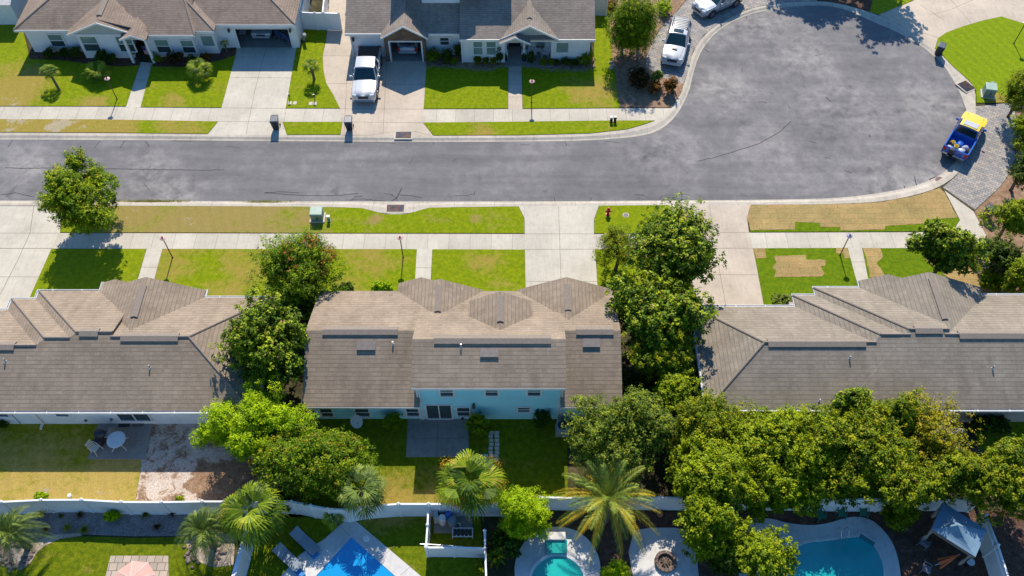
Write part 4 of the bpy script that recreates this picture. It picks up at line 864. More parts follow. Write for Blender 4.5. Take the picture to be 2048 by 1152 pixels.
def tree(label,cx,cy,w,hh,zc,zv,mat,nleaf=16000,leaf=.2,nl=34,name='tree',cat='tree',group=None,bark=None,lr=(.28,.46),asp=.5,trunk=.16,clump=.2,bare=0,red=0,fb=-.5,yr=None):
    """crown seen centred on (cx,cy), w by hh pixels, centred zc metres up with half-height zv"""
    C=G(cx,cy,zc); mpp=MPP(cx,cy,zc); rxm=w*mpp/2
    th=TILT-math.atan((cy-CY)/FPX); im=hh*mpp/2
    ry=math.sqrt(max((im*im-(zv*math.sin(th))**2),.15*im*im))/math.cos(th)
    if yr: ry=yr
    if name=='tree': leaf*=.80; nleaf=int(nleaf*1.45)
    t=thing(name,label,cat,(C.x,C.y,0),group)
    P,N,T,lc=crown_pts((C.x,C.y,zc),(rxm,ry,zv),nl,nleaf,lr,clump=clump,flat_bottom=fb)
    if red:
        q=rng.normal(0,1,(red,3))*.5; cen=[np.array([C.x,C.y,zc])+np.array([rxm*a,ry*b_,zv*c_])*.92 for a,b_,c_ in ((.75,.1,.55),(.6,-.35,.4),(.35,.3,.8),(-.1,-.1,.98),(.8,.35,.2),(-.05,-.45,.8))][:6]
        dm=np.min([np.linalg.norm(P-e,axis=1) for e in cen],axis=0); T=np.where((dm<.6)&(rng.uniform(size=len(T))<.62),.99,np.minimum(T,.88))
    if bare:
        keep=rng.uniform(size=len(P))>bare*np.exp(-(((P[:,0]-C.x-rxm*.35)/(rxm*.5))**2+((P[:,1]-C.y)/(ry*.8))**2)); P,N,T=P[keep],N[keep],T[keep]
    leaves_mesh('crown',P,N,leaf,T,mat,t,asp)
    b=MB(); top=Vector((C.x+random.uniform(-.2,.2),C.y,zc-zv*.35)); b.tube([(C.x,C.y,-.05),(C.x+.05,C.y+.04,max(.3,zc-zv)*.7),top],trunk,8,r2=trunk*.6)
    for q in lc[::max(1,len(lc)//(12 if not bare else 26))]:
        q=Vector(q); mid=top.lerp(q,.5)+Vector((0,0,.1)); b.tube([top-Vector((0,0,.3)),mid,q],trunk*.45,5,r2=trunk*.12)
        if bare:
            for _ in range(5):
                e=q+Vector(unit(1)[0])*random.uniform(.4,1.0); b.tube([q,(q+e)/2+Vector((0,0,.1)),e],.025,4,r2=.01)
    b.build('trunk',bark or M_bark,t,smooth=True)
    return t
TR=[
 ('round green street tree overhanging the left part of the road',165,388,168,158,3.3,2.6,L_oak,dict(nleaf=26000,leaf=.21,nl=44,lr=(.20,.38),trunk=.14)),
 ('bushy tree with rust-red patches between the left and middle lower houses',600,537,190,165,3.0,2.9,L_red,dict(nleaf=30000,leaf=.17,nl=50,red=1)),
 ('glossy dark magnolia over the gap left of the middle house',538,690,180,180,3.6,3.2,L_mag,dict(nleaf=26000,leaf=.24,nl=50,asp=.55)),
 ('large glossy magnolia standing beside the right driveway',1346,505,182,195,4.2,3.2,L_mag,dict(nleaf=28000,leaf=.25,nl=50,asp=.55)),
 ('large glossy magnolia right against the middle house roof',1322,622,190,185,4.0,3.0,L_mag,dict(nleaf=28000,leaf=.25,nl=46,asp=.55)),
 ('olive green tree below the magnolias in the gap right of the middle house',1330,712,120,150,3.2,3.0,L_oliv,dict(nleaf=20000,leaf=.2,nl=36)),
 ('fine-leaved small tree on the driveway side of the big magnolias',1237,498,78,110,2.4,2.0,L_oliv,dict(nleaf=14000,leaf=.12,nl=26)),
 ('airy dark magnolia beside the sod lawn on the right',1900,497,148,120,3.6,2.3,L_mag,dict(nleaf=15000,leaf=.25,nl=34,asp=.55,lr=(.2,.36))),
 ('bright lime-green tree behind the left lower house',512,850,242,165,3.0,2.6,L_lime,dict(nleaf=42000,leaf=.15,nl=64,lr=(.18,.32))),
 ('dark green spreading tree below the lime-green tree, left of the bright grass',628,925,232,158,2.6,2.2,L_red,dict(nleaf=34000,leaf=.16,nl=50)),
 ('small olive tree between the lime-green and dark spreading trees',560,893,90,80,3.0,1.6,L_oliv,dict(nleaf=10000,leaf=.14,nl=24)),
 ('grey-green oak at the right end of the middle house back yard',1240,860,225,178,3.3,2.8,L_grey,dict(nleaf=34000,leaf=.17,nl=56,lr=(.18,.34),trunk=.18)),
 ('rounded olive tree between the grey-green oak and the right lower house',1415,850,165,140,3.2,2.6,L_oliv,dict(nleaf=26000,leaf=.16,nl=44)),
 ('dark tree at the rear corner gap between middle and right houses',1345,795,110,90,2.6,2.2,L_mid,dict(nleaf=14000,leaf=.18,nl=30)),
 ('mid-green tree straddling the fence right of the date palm',1425,955,190,130,3.2,2.4,L_mid,dict(nleaf=26000,leaf=.19,nl=44)),
 ('yellow-green tree hanging over the fire pit terrace',1425,1050,140,110,3.0,2.0,L_mid,dict(nleaf=20000,leaf=.2,nl=36)),
 ('broad tree touching the gutter of the right lower house at its left part',1580,895,210,160,3.3,2.4,L_mid,dict(nleaf=34000,leaf=.2,nl=54)),
 ('broadest tree in the middle of the grove behind the right lower house',1725,915,270,180,3.2,2.4,L_oliv,dict(nleaf=44000,leaf=.2,nl=66)),
 ('dark low tree of the grove leaning over the white fence',1610,970,190,90,2.2,1.7,L_mid,dict(nleaf=22000,leaf=.2,nl=40)),
 ('shaded tree of the grove right behind the teal pool fence',1790,965,200,85,2.1,1.5,L_oliv,dict(nleaf=22000,leaf=.2,nl=40)),
 ('yellowing tree with bare pale twigs behind the right lower house',1865,870,165,170,3.3,2.4,L_yel,dict(nleaf=17000,leaf=.18,nl=44,bare=.92,bark=M_gbark,trunk=.13)),
 ('olive tree filling the grove between the rounded tree and the broad gutter tree',1492,905,130,130,3.2,2.2,L_mid,dict(nleaf=20000,leaf=.19,nl=40)),
 ('low tree of the grove leaning on the fence at its left part',1545,985,150,95,2.6,1.9,L_mid,dict(nleaf=18000,leaf=.19,nl=36)),
 ('olive tree under the yellowing tree near the canopy',1890,945,150,130,3.0,2.0,L_oliv,dict(nleaf=20000,leaf=.19,nl=40)),
 ('sunlit tree of the grove just below the small magnolia',1655,880,150,120,3.6,1.8,L_oliv,dict(nleaf=22000,leaf=.2,nl=40)),
 ('yellow-green tree at the right edge of the grove',1995,960,170,150,3.2,2.4,L_oliv,dict(nleaf=28000,leaf=.19,nl=46)),
 ('small glossy magnolia rising above the rear gutter of the right house',1703,808,102,70,3.8,1.8,L_mag,dict(nleaf=9000,leaf=.22,nl=24,asp=.55)),
 ('olive tree between the small magnolia and the yellowing tree',1790,835,110,90,3.8,2.0,L_oliv,dict(nleaf=13000,leaf=.18,nl=30)),
 ('bright green bushy tree right of the sabal palm at the fence',1046,1030,104,112,1.9,1.7,L_lime,dict(nleaf=20000,leaf=.12,nl=36)),
 ('yellow-green tree at the lower edge left of the teal pool',1530,1112,125,100,2.6,1.9,L_mid,dict(nleaf=15000,leaf=.19,nl=30)),
 ('dark tree in shade on the mulch below the fire pit tree',1440,1115,110,90,1.6,1.4,L_dark,dict(nleaf=9000,leaf=.17,nl=24)),
 ('rounded shrub in front of the fence between pool and canopy',1800,1028,90,48,1.3,1.1,L_oliv,dict(nleaf=9000,leaf=.16,nl=24)),
 ('small yellow-green bush below the date palm',1238,1145,72,42,.9,.8,L_lime,dict(nleaf=5000,leaf=.13,nl=16)),
 ('green tree at the right edge beside the paved driveway end',2022,438,100,90,2.4,2.0,L_mid,dict(nleaf=15000,leaf=.16,nl=30)),
 ('narrow leafy tree at the right edge above the paved driveway',2046,185,60,110,2.6,2.2,L_oliv,dict(nleaf=11000,leaf=.16,nl=26)),
 ('tree cut by the right edge beside the court lawn, lower of two',2052,262,50,90,2.0,1.8,L_mid,dict(nleaf=8000,leaf=.16,nl=20)),
 ('spindly dark tree on the mulch right of the paved driveway',2045,345,50,80,2.0,1.8,L_dark,dict(nleaf=4500,leaf=.16,nl=20)),
 ('dark green tree in the bed right of the airy magnolia',2000,515,80,80,1.7,1.5,L_dark,dict(nleaf=10000,leaf=.17,nl=24)),
 ('dense green tree at the right edge above the right lower house',2046,555,80,80,2.2,2.0,L_mid,dict(nleaf=11000,leaf=.17,nl=26)),
 ('tall conifer nearest the upper middle house',1250,48,54,112,3.3,3.4,L_con,dict(bark=M_gbark,nleaf=30000,leaf=.13,nl=64,lr=(.34,.52),fb=-.95)),
 ('tall conifer nearest the white off-road car',1283,50,52,118,3.3,3.4,L_con,dict(bark=M_gbark,nleaf=32000,leaf=.13,nl=68,lr=(.34,.52),fb=-.95)),
]
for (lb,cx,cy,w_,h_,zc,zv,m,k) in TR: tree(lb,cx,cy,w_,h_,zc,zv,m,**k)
# trees just past the top edge whose shade falls on the court
for lb,X,Y in (('dark tree past the top edge shading the court kerb, left of two',26.6,73.4),('dark tree past the top edge shading the court driveway, right of two',33.0,72.0)):
    t=thing('tree',lb,'tree',(X,Y,0),'shade trees past the top edge')
    P,N,T,lc=crown_pts((X,Y,6.2),(3.5,3.0,3.6),46,26000,(.22,.4)); leaves_mesh('crown',P,N,.24,T,L_mid,t); MB().tube([(X,Y,0),(X,Y,4)],.2,8,r2=.12).build('trunk',M_bark,t)
SH=[ # shrubs: label,cx,cy,w,h,zc,zv,mat,n
 ('dark round shrub nearest the left corner of the upper left house',97,106,26,24,.55,.5,L_dark),('dark low shrub second from the left corner of the upper left house',128,106,22,20,.5,.45,L_dark),('large dark shrub under the left gable of the upper left house',151,105,30,26,.6,.6,L_dark),
 ('dark shrub right of the left gable window of the upper left house',203,114,32,30,.65,.6,L_dark),('dark low shrub beside the porch bed of the upper left house',223,117,20,22,.5,.45,L_dark),
 ('small green shrub right of the upper left porch',316,118,16,18,.4,.4,L_mid),('dark plum round shrub under the twin windows of the upper left house',350,116,40,32,.7,.6,L_brn2),('dark low shrub right of the plum shrub',384,119,24,18,.45,.4,L_dark),('small rust-red shrub before the garage of the upper left house',412,114,22,16,.35,.35,L_brn),
 ('round dark shrub right of the stone garage',893,112,26,34,.75,.7,L_dark),('feathery green shrub at the stone garage corner',866,112,28,30,.6,.55,L_mid),('small shrub at the foot of the thin column shrub',908,121,16,16,.35,.35,L_mid),
 ('round olive shrub under the left twin window',954,120,16,20,.45,.45,L_oliv),('round olive shrub under the right twin window',972,121,14,18,.4,.4,L_oliv),('pale shrub left of the upper middle porch',987,122,14,16,.35,.35,L_yel),
 ('low green shrub right of the porch, first of the row',1086,123,14,15,.35,.35,L_mid),('low yellowish shrub right of the porch, second of the row',1101,124,15,15,.35,.35,L_oliv),('low dark shrub below the rocking chairs end',1114,125,13,14,.3,.3,L_dark),('low shrub under the single porch-side window',1132,123,22,16,.4,.35,L_dark),('dark shrub right of the single window',1150,124,18,16,.35,.35,L_dark),('green spiky shrub at the right corner of the upper middle house',1172,115,34,36,.6,.6,L_mid),
 ('dark plum round bush at the left of the kerb-side group of four',1279,155,40,42,.9,.85,L_brn2),('pale silver-green round bush at the top of the kerb-side group of four',1315,152,32,32,.85,.75,L_pale),('rusty brown bush at the bottom of the kerb-side group of four',1308,173,30,28,.6,.6,L_brn),('orange-brown round bush at the right of the kerb-side group of four',1344,170,32,38,.85,.8,L_brn),
 ('bright green bush at the top of the mulch bed',1327,14,34,34,.6,.6,L_lime),('reddish sparse shrub at the top left of the mulch bed',1223,12,26,34,.5,.5,L_brn),
 ('low feathery green bush at the left front eave of the middle house',766,572,46,16,.25,.25,L_lime),('dark bush between rust-patched tree and middle house lawn',692,574,40,20,.4,.4,L_dark),
 ('pale green bush beside the right driveway at the gutter',1566,600,46,28,.6,.55,L_pale),
 ('bright-topped bush against the blue rear wall beside the satellite dish',787,845,38,40,.8,.75,L_mid),('bush beside the concrete patio at the blue wall',956,850,40,44,.9,.8,L_mid),('dark bush at the blue wall left of the cooling unit',1083,838,30,40,.9,.8,L_dark),
 ('green bush in the mulch bed below the dark tree on the right edge',1990,560,60,50,.7,.6,L_mid),('dark undergrowth bush at the foot of the magnolias gap',1290,770,110,60,1.1,.9,L_dark),('dark bush in the gap between left and middle house',590,610,110,60,1.2,1.0,L_dark),
 ('dark bush under the mid-green tree at the fence',560,1000,90,44,1.0,.8,L_dark),('green bush at the far end of the gravel bed under the fence',225,1030,26,30,.5,.5,L_lime),
 ('dark bush below the bright green bushy tree',1010,1080,60,70,.8,.7,L_dark),('dark bush behind the shaded right back lawn',1990,850,90,30,.8,.6,L_dark),
 ('leafy bush by the narrow fence at the lower edge',961,1135,16,36,.5,.5,L_oliv),('small green tuft at the base of the fence behind the yellow lawn',80,992,34,12,.25,.2,L_lime),
 ('green weed clump at the fence below the sandy yard',360,998,22,12,.2,.2,L_mid),
 ('low hedge bush at the left edge by the rear wall',3,848,20,16,.4,.4,L_dark),('dark shrub under the trees by the gap fence',1310,800,60,40,1.,.8,L_dark)]
for (lb,cx,cy,w_,h_,zc,zv,m) in SH:
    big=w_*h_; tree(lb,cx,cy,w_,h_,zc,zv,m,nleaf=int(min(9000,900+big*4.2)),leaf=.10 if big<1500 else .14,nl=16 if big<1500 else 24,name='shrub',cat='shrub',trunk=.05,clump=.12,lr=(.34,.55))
for i,(lb,cx,cy) in enumerate((('thin column shrub at the corner left of the twin windows',915,100),('thin column shrub left of the upper middle porch',999,110),('thin column shrub in front of the rocking chairs',1062,112))):
    tree(lb,cx,cy,10,36,.95,.95,L_dark,nleaf=3500,leaf=.09,nl=14,name='column_shrub',cat='shrub',trunk=.04,clump=.08,lr=(.4,.6),fb=-1,yr=.25)
# ---------------- palms ----------------
def strips_mesh(name,segs,mat,parent):
    """segs: list of (points Nx3, widths N, side vector Nx3 or 3, tint)"""
    V=[];F=[];T=[];n=0
    for pts,wd,side,ti in segs:
        k=len(pts)
        s=np.array(side,float); s=s/ (np.linalg.norm(s)+1e-9)
        for i in range(k): V.append(pts[i]-s*wd[i]/2); V.append(pts[i]+s*wd[i]/2)
        for i in range(k-1): F.append((n+2*i,n+2*i+1,n+2*i+3,n+2*i+2)); T.append(ti[i] if hasattr(ti,'__len__') else ti)
        n+=2*k
    V=np.array(V)-np.array(ORG[parent.name])
    me=D.meshes.new(name); me.from_pydata(V.tolist(),[],F); at=me.attributes.new('tint','FLOAT','FACE'); at.data.foreach_set('value',np.clip(np.array(T),0,1).astype(np.float32))
    me.materials.append(mat); o=D.objects.new(name,me); COL.objects.link(o); o.parent=parent; ORG[o.name]=ORG[parent.name]; return o
def palm(label,cx,cy,rpx,z,kind,mat,nf=34,base=None,seeds=0,yel=0,droop=1.,elev=(-.35,1.25),trunk=.14,lean=None):
    C=G(cx,cy,z); Rm=rpx*MPP(cx,cy,z); t=thing('palm_tree',label,'palm',(C.x,C.y,0))
    segs=[];c=np.array(C)
    for i in range(nf):
        az=i*2.39996+random.uniform(-.2,.2); el=elev[0]+(elev[1]-elev[0])*((i+.5)/nf)**.9; el=min(el,1.35)
        d=np.array([math.cos(az)*math.cos(el),math.sin(az)*math.cos(el),math.sin(el)]); side=np.array([-math.sin(az),math.cos(az),0.])
        up=np.cross(d,side)*-1
        if up[2]<0: up=-up
        old=(el<(.5 if kind=='date' else .1))
        if kind=='fan':
            pl=Rm*(.12+.40*max(0,math.cos(el))**1.2)*random.uniform(.7,1.2); p0=c+d*.08; hub=c+d*pl-np.array([0,0,.05*droop]); segs.append((np.array([p0,(p0+hub)/2+up*.03,hub]),[.05,.035,.03],side,.5))
            bl=Rm*random.uniform(.42,.58); ns=13; ft=random.uniform(.0,.75); e2=el*.75-.35; d2=np.array([math.cos(az)*math.cos(e2),math.sin(az)*math.cos(e2),math.sin(e2)]); tw=random.uniform(-.45,.45); u2=np.cross(d2,side); u2=u2 if u2[2]>0 else -u2; side=side*math.cos(tw)+u2*math.sin(tw); d=d2; up=np.cross(side,d); up=up if up[2]>0 else -up
            for k in range(ns):
                a=(k/(ns-1)-.5)*2.3+random.uniform(-.06,.06); dirv=d*math.cos(a)+side*math.sin(a)
                ln=bl*(1-.22*abs(a)/1.95); p1=hub+dirv*ln*.55+up*(.05*math.cos(a)); p2=hub+dirv*ln*.85-np.array([0,0,ln*.16*droop]); p3=hub+dirv*ln*random.uniform(.9,1.1)-np.array([0,0,ln*random.uniform(.35,.7)*droop])
                sv=np.cross(dirv,up); ti=ft+random.uniform(-.12,.3)
                yy=.98 if (yel and old and random.random()<yel) else ti
                segs.append((np.array([hub,p1,p2,p3]),[.012,bl*.085,bl*.05,.006],sv,[ti,ti,yy]))
        else:
            L=Rm*random.uniform(.82,1.08); n=9; pts=[]; ft=random.uniform(.0,.7)
            for k in range(n+1):
                s=k/n; p=c+d*L*s+np.array([0,0,.14*L*math.sin(s*math.pi*.6)])-np.array([0,0,(.62 if el<.6 else .5)*droop*L*s**2.2]); 
                if kind=='pindo': p=p-np.array([0,0,.25*L*s**4]);
                pts.append(p)
            pts=np.array(pts); segs.append((pts,np.linspace(.07,.015,n+1),side,.95 if yel and old else .55))
            m=int(44 if kind=='date' else 34)
            for k in range(m):
                s=.10+.9*k/m; f=s*n; j=min(n-1,int(f)); q=pts[j]+(pts[j+1]-pts[j])*(f-j); tang=pts[j+1]-pts[j]; tang/=np.linalg.norm(tang)
                sd=np.cross(tang,[0,0,1.]); sd/=np.linalg.norm(sd)+1e-6; upv=np.cross(sd,tang)
                ll=Rm*(.13 if kind=='date' else .20)*(math.sin(math.pi*(s*.86+.1))**.6)
                for g in (-1,1):
                    dv=sd*g*.66+tang*.75+upv*random.uniform(.0,.45); dv/=np.linalg.norm(dv)
                    e=q+dv*ll; ti=ft+random.uniform(-.1,.3)
                    if yel and old and s>.3 and g==(1 if i%2 else -1): ti=.97
                    elif yel and old and random.random()<.35: ti=.9
                    segs.append((np.array([q,(q+e)/2+upv*.02,e-np.array([0,0,ll*.2])]),[.03,.034,.005],tang,ti))
    strips_mesh('crown',segs,mat,t)
    if seeds:
        P=[]
        for _ in range(seeds):
            az=random.uniform(0,6.28); r=Rm*random.uniform(.5,.85); cc=c+np.array([math.cos(az)*r,math.sin(az)*r,-.35]); P.append(cc+rng.normal(0,.22,(260,3))*np.array([1,1,.6]))
        P=np.concatenate(P); leaves_mesh('seed_cluster',P,unit(len(P))+[0,0,.6],.10,rng.uniform(0,1,len(P)),L_seed,t,.4)
    b=MB(); bx,by=(C.x,C.y) if base is None else G(*base)[:2]
    zz=np.linspace(0,1,7); prof=[Vector((bx+(C.x-bx)*s**1.3,by+(C.y-by)*s**1.3,z*s)) for s in zz]
    for i in range(6): b.cyl(prof[i],prof[i+1],trunk*(1.25 if i==0 else 1.08),trunk*.95,9)
    b.build('trunk',M_pbark,t); return t
palm('tall sabal palm with rusty seed stalks between the back lawn and the white fence',940,962,76,3.6,'fan',L_palm,34,seeds=14,yel=.25,elev=(-.75,1.2),trunk=.17)
palm('dark green fan palm leaning over the fence left of the blue pool',500,1022,78,3.4,'fan',L_palm,28,yel=.1,elev=(-.6,1.2))
palm('pale fan palm under the mid-green tree beside the curved fence',722,980,62,2.8,'fan',L_pindo,22,elev=(-.6,1.1))
palm('large feathery date palm with yellowed tips straddling the fence',1215,998,118,3.0,'date',L_palmY,42,yel=1,elev=(-.45,1.25),trunk=.3,droop=.8)
palm('blue-green feathery palm with arching fronds left of the side fence',408,1062,78,2.2,'pindo',L_pindo,30,elev=(-.1,1.2),droop=1.1,trunk=.2)
palm('blue-green feathery palm cut by the left edge above the gravel',22,1068,78,2.2,'pindo',L_pindo,30,elev=(-.1,1.2),droop=1.1,trunk=.2)
palm('small leaning palm with a bare trunk on the upper left lawn',97,142,22,1.5,'fan',L_palm,20,base=(119,181),elev=(-.3,1.1),droop=.5,trunk=.10)
palm('squat bushy fan palm left of the upper left house path',192,143,31,.75,'fan',L_palm,26,elev=(-.1,1.2),droop=.4,trunk=.14)
palm('squat bright fan palm right of the upper left house path',396,138,31,.85,'fan',L_palm,28,elev=(-.1,1.2),droop=.4,trunk=.14)
palm('small palm on a short trunk between the two upper driveways',622,131,22,1.5,'fan',L_palm,22,elev=(-.4,1.1),droop=.5,trunk=.11)
palm('tiny palm beside the upper left garage pier',449,88,13,.9,'fan',L_palm,12,elev=(0,1.1),droop=.5,trunk=.06)
palm('low fan palm sprouting in the shade beside the pool deck',668,1036,28,1.0,'fan',L_palm,16,elev=(0,1.2),droop=.5,trunk=.1)
palm('small strappy palm at the lower edge below the bushy tree',990,1115,26,.7,'pindo',L_palm,20,elev=(.1,1.2),droop=.8,trunk=.08)
palm('feathery young palm in the bed right of the airy magnolia',2000,512,30,1.6,'pindo',L_palm,18,elev=(0,1.2),trunk=.1)
# grass tufts in the gravel bed
def tuft(label,cx,cy,r,mat,n=110):
    C=G(cx,cy); t=thing('ornamental_grass',label,'ornamental grass',(C.x,C.y,0)); segs=[]; Rm=r*MPP(cx,cy); c=np.array([C.x,C.y,.03])
    for _ in range(n):
        az=random.uniform(0,6.28); o=random.uniform(.2,1)*Rm; d=np.array([math.cos(az),math.sin(az),0]); h=random.uniform(.5,1)*Rm
        segs.append((np.array([c,c+d*o*.5+[0,0,h],c+d*o+[0,0,h*.7]]),[.02,.02,.004],[-d[1],d[0],0],random.random()))
    strips_mesh('blades',segs,mat,t)
for lb,x,y,r,m in (('dark grass clump nearest the left end of the gravel bed under the fence',85,1031,13,L_brn2),('small dark grass clump second along the fence in the gravel bed',124,1034,8,L_dark),('brownish grass clump third along the fence in the gravel bed',163,1032,11,L_brn2),('dark grass clump right of the green bush in the gravel bed',294,1032,13,L_dark),('grass clump at the far right of the gravel bed by the fence',345,1030,12,L_brn2),
  ('rust grass tuft at the left of the gravel edging',94,1062,11,L_brn),('olive grass tuft left of the golden one on the gravel edge',138,1058,12,L_oliv),('largest golden grass tuft on the gravel edge',172,1064,16,L_oliv),('dark grass tuft on the right gravel edge',316,1057,12,L_brn2)): tuft(lb,x,y,r,m)
# ---------------- vehicles ----------------
P_white=pm('white_car_paint',(.54,.55,.57),(.50,.51,.53),.4,.25,coat=.8); P_silver=pm('silver_blue_car_paint',(.30,.35,.41),(.27,.32,.38),.4,.28,metal=.3,coat=.8)
P_blue=pm('blue_car_paint',(.015,.11,.50),(.015,.10,.45),.4,.25,coat=.8); P_yel=pm('yellow_car_paint',(.80,.62,.05),(.76,.58,.05),.4,.3,coat=.8)
P_cglass=pm('car_glass',(.010,.03,.035),(.015,.04,.045),1,.05,spec=.9); P_tyre=pm('tyre_rubber',(.015,.015,.016),None,8,.8); P_rim=pm('wheel_rim',(.3,.3,.31),None,4,.3,metal=.8)
P_red=pm('red_tail_lamp',(.5,.01,.01),(.4,.01,.01),3,.25); P_lamp=pm('clear_lamp_lens',(.6,.63,.66),(.4,.42,.45),6,.1); P_chrome=pm('chrome',(.6,.6,.6),None,3,.15,metal=.9)
def loft(mb,st,mi=0):
    """st: (y,[(x,z)...]) half profiles bottom->top centre; mirrored"""
    rings=[]
    for y,pr in st:
        r=[(x,y,z) for x,z in pr]+[(-x,y,z) for x,z in pr[::-1]]
        rings.append(r)
    n=len(rings[0]); vs=[v for r in rings for v in r]; fs=[]
    for j in range(len(rings)-1):
        for i in range(n):
            a=j*n+i;b=j*n+(i+1)%n; fs.append((a,b,b+n,a+n))
    fs.append(tuple(range(n-1,-1,-1))); k=(len(rings)-1)*n; fs.append(tuple(range(k,k+n)))
    return mb.add(vs,fs,mi)
def car(label,cat,name,loc,rot,L=4.8,W=1.9,belt=1.05,hood=1.0,roof=1.75,cabin=(-2.2,.95),roofy=(-2.0,.25),nose=.75,paint=P_white,tail=.95,pickup=0,bedy=-1.0,group=None,roofpaint=None,rear_rake=.15,cover=None,wr=.38,hoodpaint=None,openbed=False):
    t=thing(name,label,cat,loc,group,rotz=rot)
    h=W/2; b=MB(); F=L/2; RR=-L/2
    def sec(w,zt,zb=.32,cr=.05): return [(w*.90,zb),(w*.985,zb+.16),(w,zb+.4 if zt>zb+.5 else (zb+zt)/2),(w*.985,zt-.14),(w*.90,zt-.02),(w*.45,zt+cr*.7),(0.0,zt+cr)]
    st=[(F,sec(h*.80,nose-.06,.40,.0)),(F-.06,sec(h*.88,nose+.03,.34,.02)),(F-.30,sec(h*.97,nose+.13,.30)),(F-.7,sec(h,hood-.05)),(cabin[1]+.05,sec(h,hood+.02)),(cabin[1]-.3,sec(h,belt,cr=.0))]
    if openbed: st+=[(bedy,sec(h,belt,cr=0))]
    else: st+=[((cabin[0]+cabin[1])/2,sec(h,belt,cr=0)),(max(cabin[0],RR+.35),sec(h,belt+.02,cr=0)),(RR+.10,sec(h*.97,tail,.34,.02)),(RR,sec(h*.92,tail-.12,.42,.0))]
    loft(b,st); body=b.build('body',paint,t,smooth=True)
    # greenhouse
    c0,c1=cabin; r0,r1=roofy; bw=h*.95; rw=h*.76; zb=belt-.04
    g=MB(); g.add([(-bw,c0,zb),(bw,c0,zb),(bw,c1,zb),(-bw,c1,zb),(-rw,r0,roof-.04),(rw,r0,roof-.04),(rw,r1,roof-.04),(-rw,r1,roof-.04)],[(0,1,5,4),(1,2,6,5),(2,3,7,6),(3,0,4,7)])
    g.build('pillars',paint,t)
    rp=MB(); xs=[-rw,-rw*.6,0,rw*.6,rw]; ys=[r0,r0+(r1-r0)*.15,(r0+r1)/2,r1-(r1-r0)*.12,r1]
    vs=[(x,y,roof-.04+.05*(1-(abs(x)/rw)**3)+.03*(1-abs((y-(r0+r1)/2)/((r1-r0)/2))**3)) for y in ys for x in xs]
    rp.add(vs,[(j*5+i,j*5+i+1,(j+1)*5+i+1,(j+1)*5+i) for j in range(4) for i in range(4)]); rp.build('roof',roofpaint or paint,t,smooth=True)
    def quad(name,pts,mat,off=.012):
        P=[Vector(p) for p in pts]; n=(P[1]-P[0]).cross(P[3]-P[0]).normalized()
        cen=sum(P,Vector())/4
        if n.dot(cen-Vector((0,(c0+c1)/2,belt)))<0: n=-n
        P=[p+n*off for p in P]; return MB().add(P+[p-n*.02 for p in P],[(0,1,2,3),(7,6,5,4),(0,4,5,1),(1,5,6,2),(2,6,7,3),(3,7,4,0)]).build(name,mat,t)
    def lerp(a,b,k): return tuple(a[i]+(b[i]-a[i])*k for i in range(3))
    def inset(a,b,c,d,e=.07,u0=0,u1=1,v0=0,v1=1):
        def at(u,v): return lerp(lerp(a,b,u),lerp(d,c,u),v)
        return [at(u0+e*.6,v0+e),at(u1-e*.6,v0+e),at(u1-e*.6,v1-e),at(u0+e*.6,v1-e)]
    quad('windscreen',inset((bw,c1,zb),(-bw,c1,zb),(-rw,r1,roof-.04),(rw,r1,roof-.04),.06),P_cglass)
    quad('rear_window',inset((bw,c0,zb),(-bw,c0,zb),(-rw,r0,roof-.04),(rw,r0,roof-.04),.12),P_cglass)
    n=3 if (c1-c0)>2.6 and not pickup else 2
    for s in (1,-1):
        for k in range(n): quad('side_window',inset((s*bw,c0,zb),(s*bw,c1,zb),(s*rw,r1,roof-.04),(s*rw,r0,roof-.04),.10,k/n+(.02 if k else .04),(k+1)/n-.02),P_cglass)
    for s in (1,-1):
        for y in (F-.95,RR+.98):
            wmb=MB(); wmb.cyl((s*(h-.24),y,wr),(s*(h+.015),y,wr),wr,n=18); wo=wmb.build('wheel',P_tyre,t)
            MB().cyl((s*(h-.05),y,wr),(s*(h+.03),y,wr),wr*.6,n=12).build('rim',P_rim,wo)
            MB().cyl((s*(h-.30),y,wr+.03),(s*(h+.004),y,wr+.03),wr+.07,n=18).build('wheel_arch',M_black,t)
        m=MB(); m.cb((s*(h+.13),c1-.35,belt+.10),(.22,.10,.16)); m.cb((s*(h+.02),c1-.35,belt+.05),(.12,.05,.05)); m.build('wing_mirror',paint,t,bevel=.02)
        MB().cb((s*h*.70,F-.10,nose-.0),(.36,.20,.17),rz=-s*.35).build('headlight',P_lamp,t,bevel=.03)
        MB().cb((s*h*.84,RR+.06,tail-.18),(.24,.14,.34)).build('tail_light',P_red,t,bevel=.02)
    MB().box(-h*.42,F-.04,nose-.28,h*.42,F+.02,nose-.04).build('grille',M_black,t)
    m=MB(); m.cb((0,F+.0,.46),(W*.82,.16,.20)); m.build('front_bumper',P_chrome if pickup==1 else paint,t,bevel=.04)
    m=MB(); m.cb((0,RR,.50),(W*.86,.16,.20)); m.build('rear_bumper',P_chrome if pickup else paint,t,bevel=.04)
    m=MB(); m.box(-h*.92,-F+.2,.22,h*.92,F-.25,.45); m.build('underbody',M_black,t)
    for s in (1,-1):
        for y in (c1-.42,(c0+c1)/2-.05): MB().box(s*(h+.006),y-.01,.45,s*(h-.03),y+.01,belt-.06).build('door_seam',M_black,t)
        MB().tube([(s*h*.62,F-.35,nose+.20),(s*h*.74,c1+.1,hood+.055)],.012,4).build('hood_seam',M_black,t)
        for y in (c1-.9,(c0+c1)/2-.55): MB().cb((s*(h+.012),y,belt-.16),(.03,.18,.04)).build('door_handle',P_chrome,t)
    return t
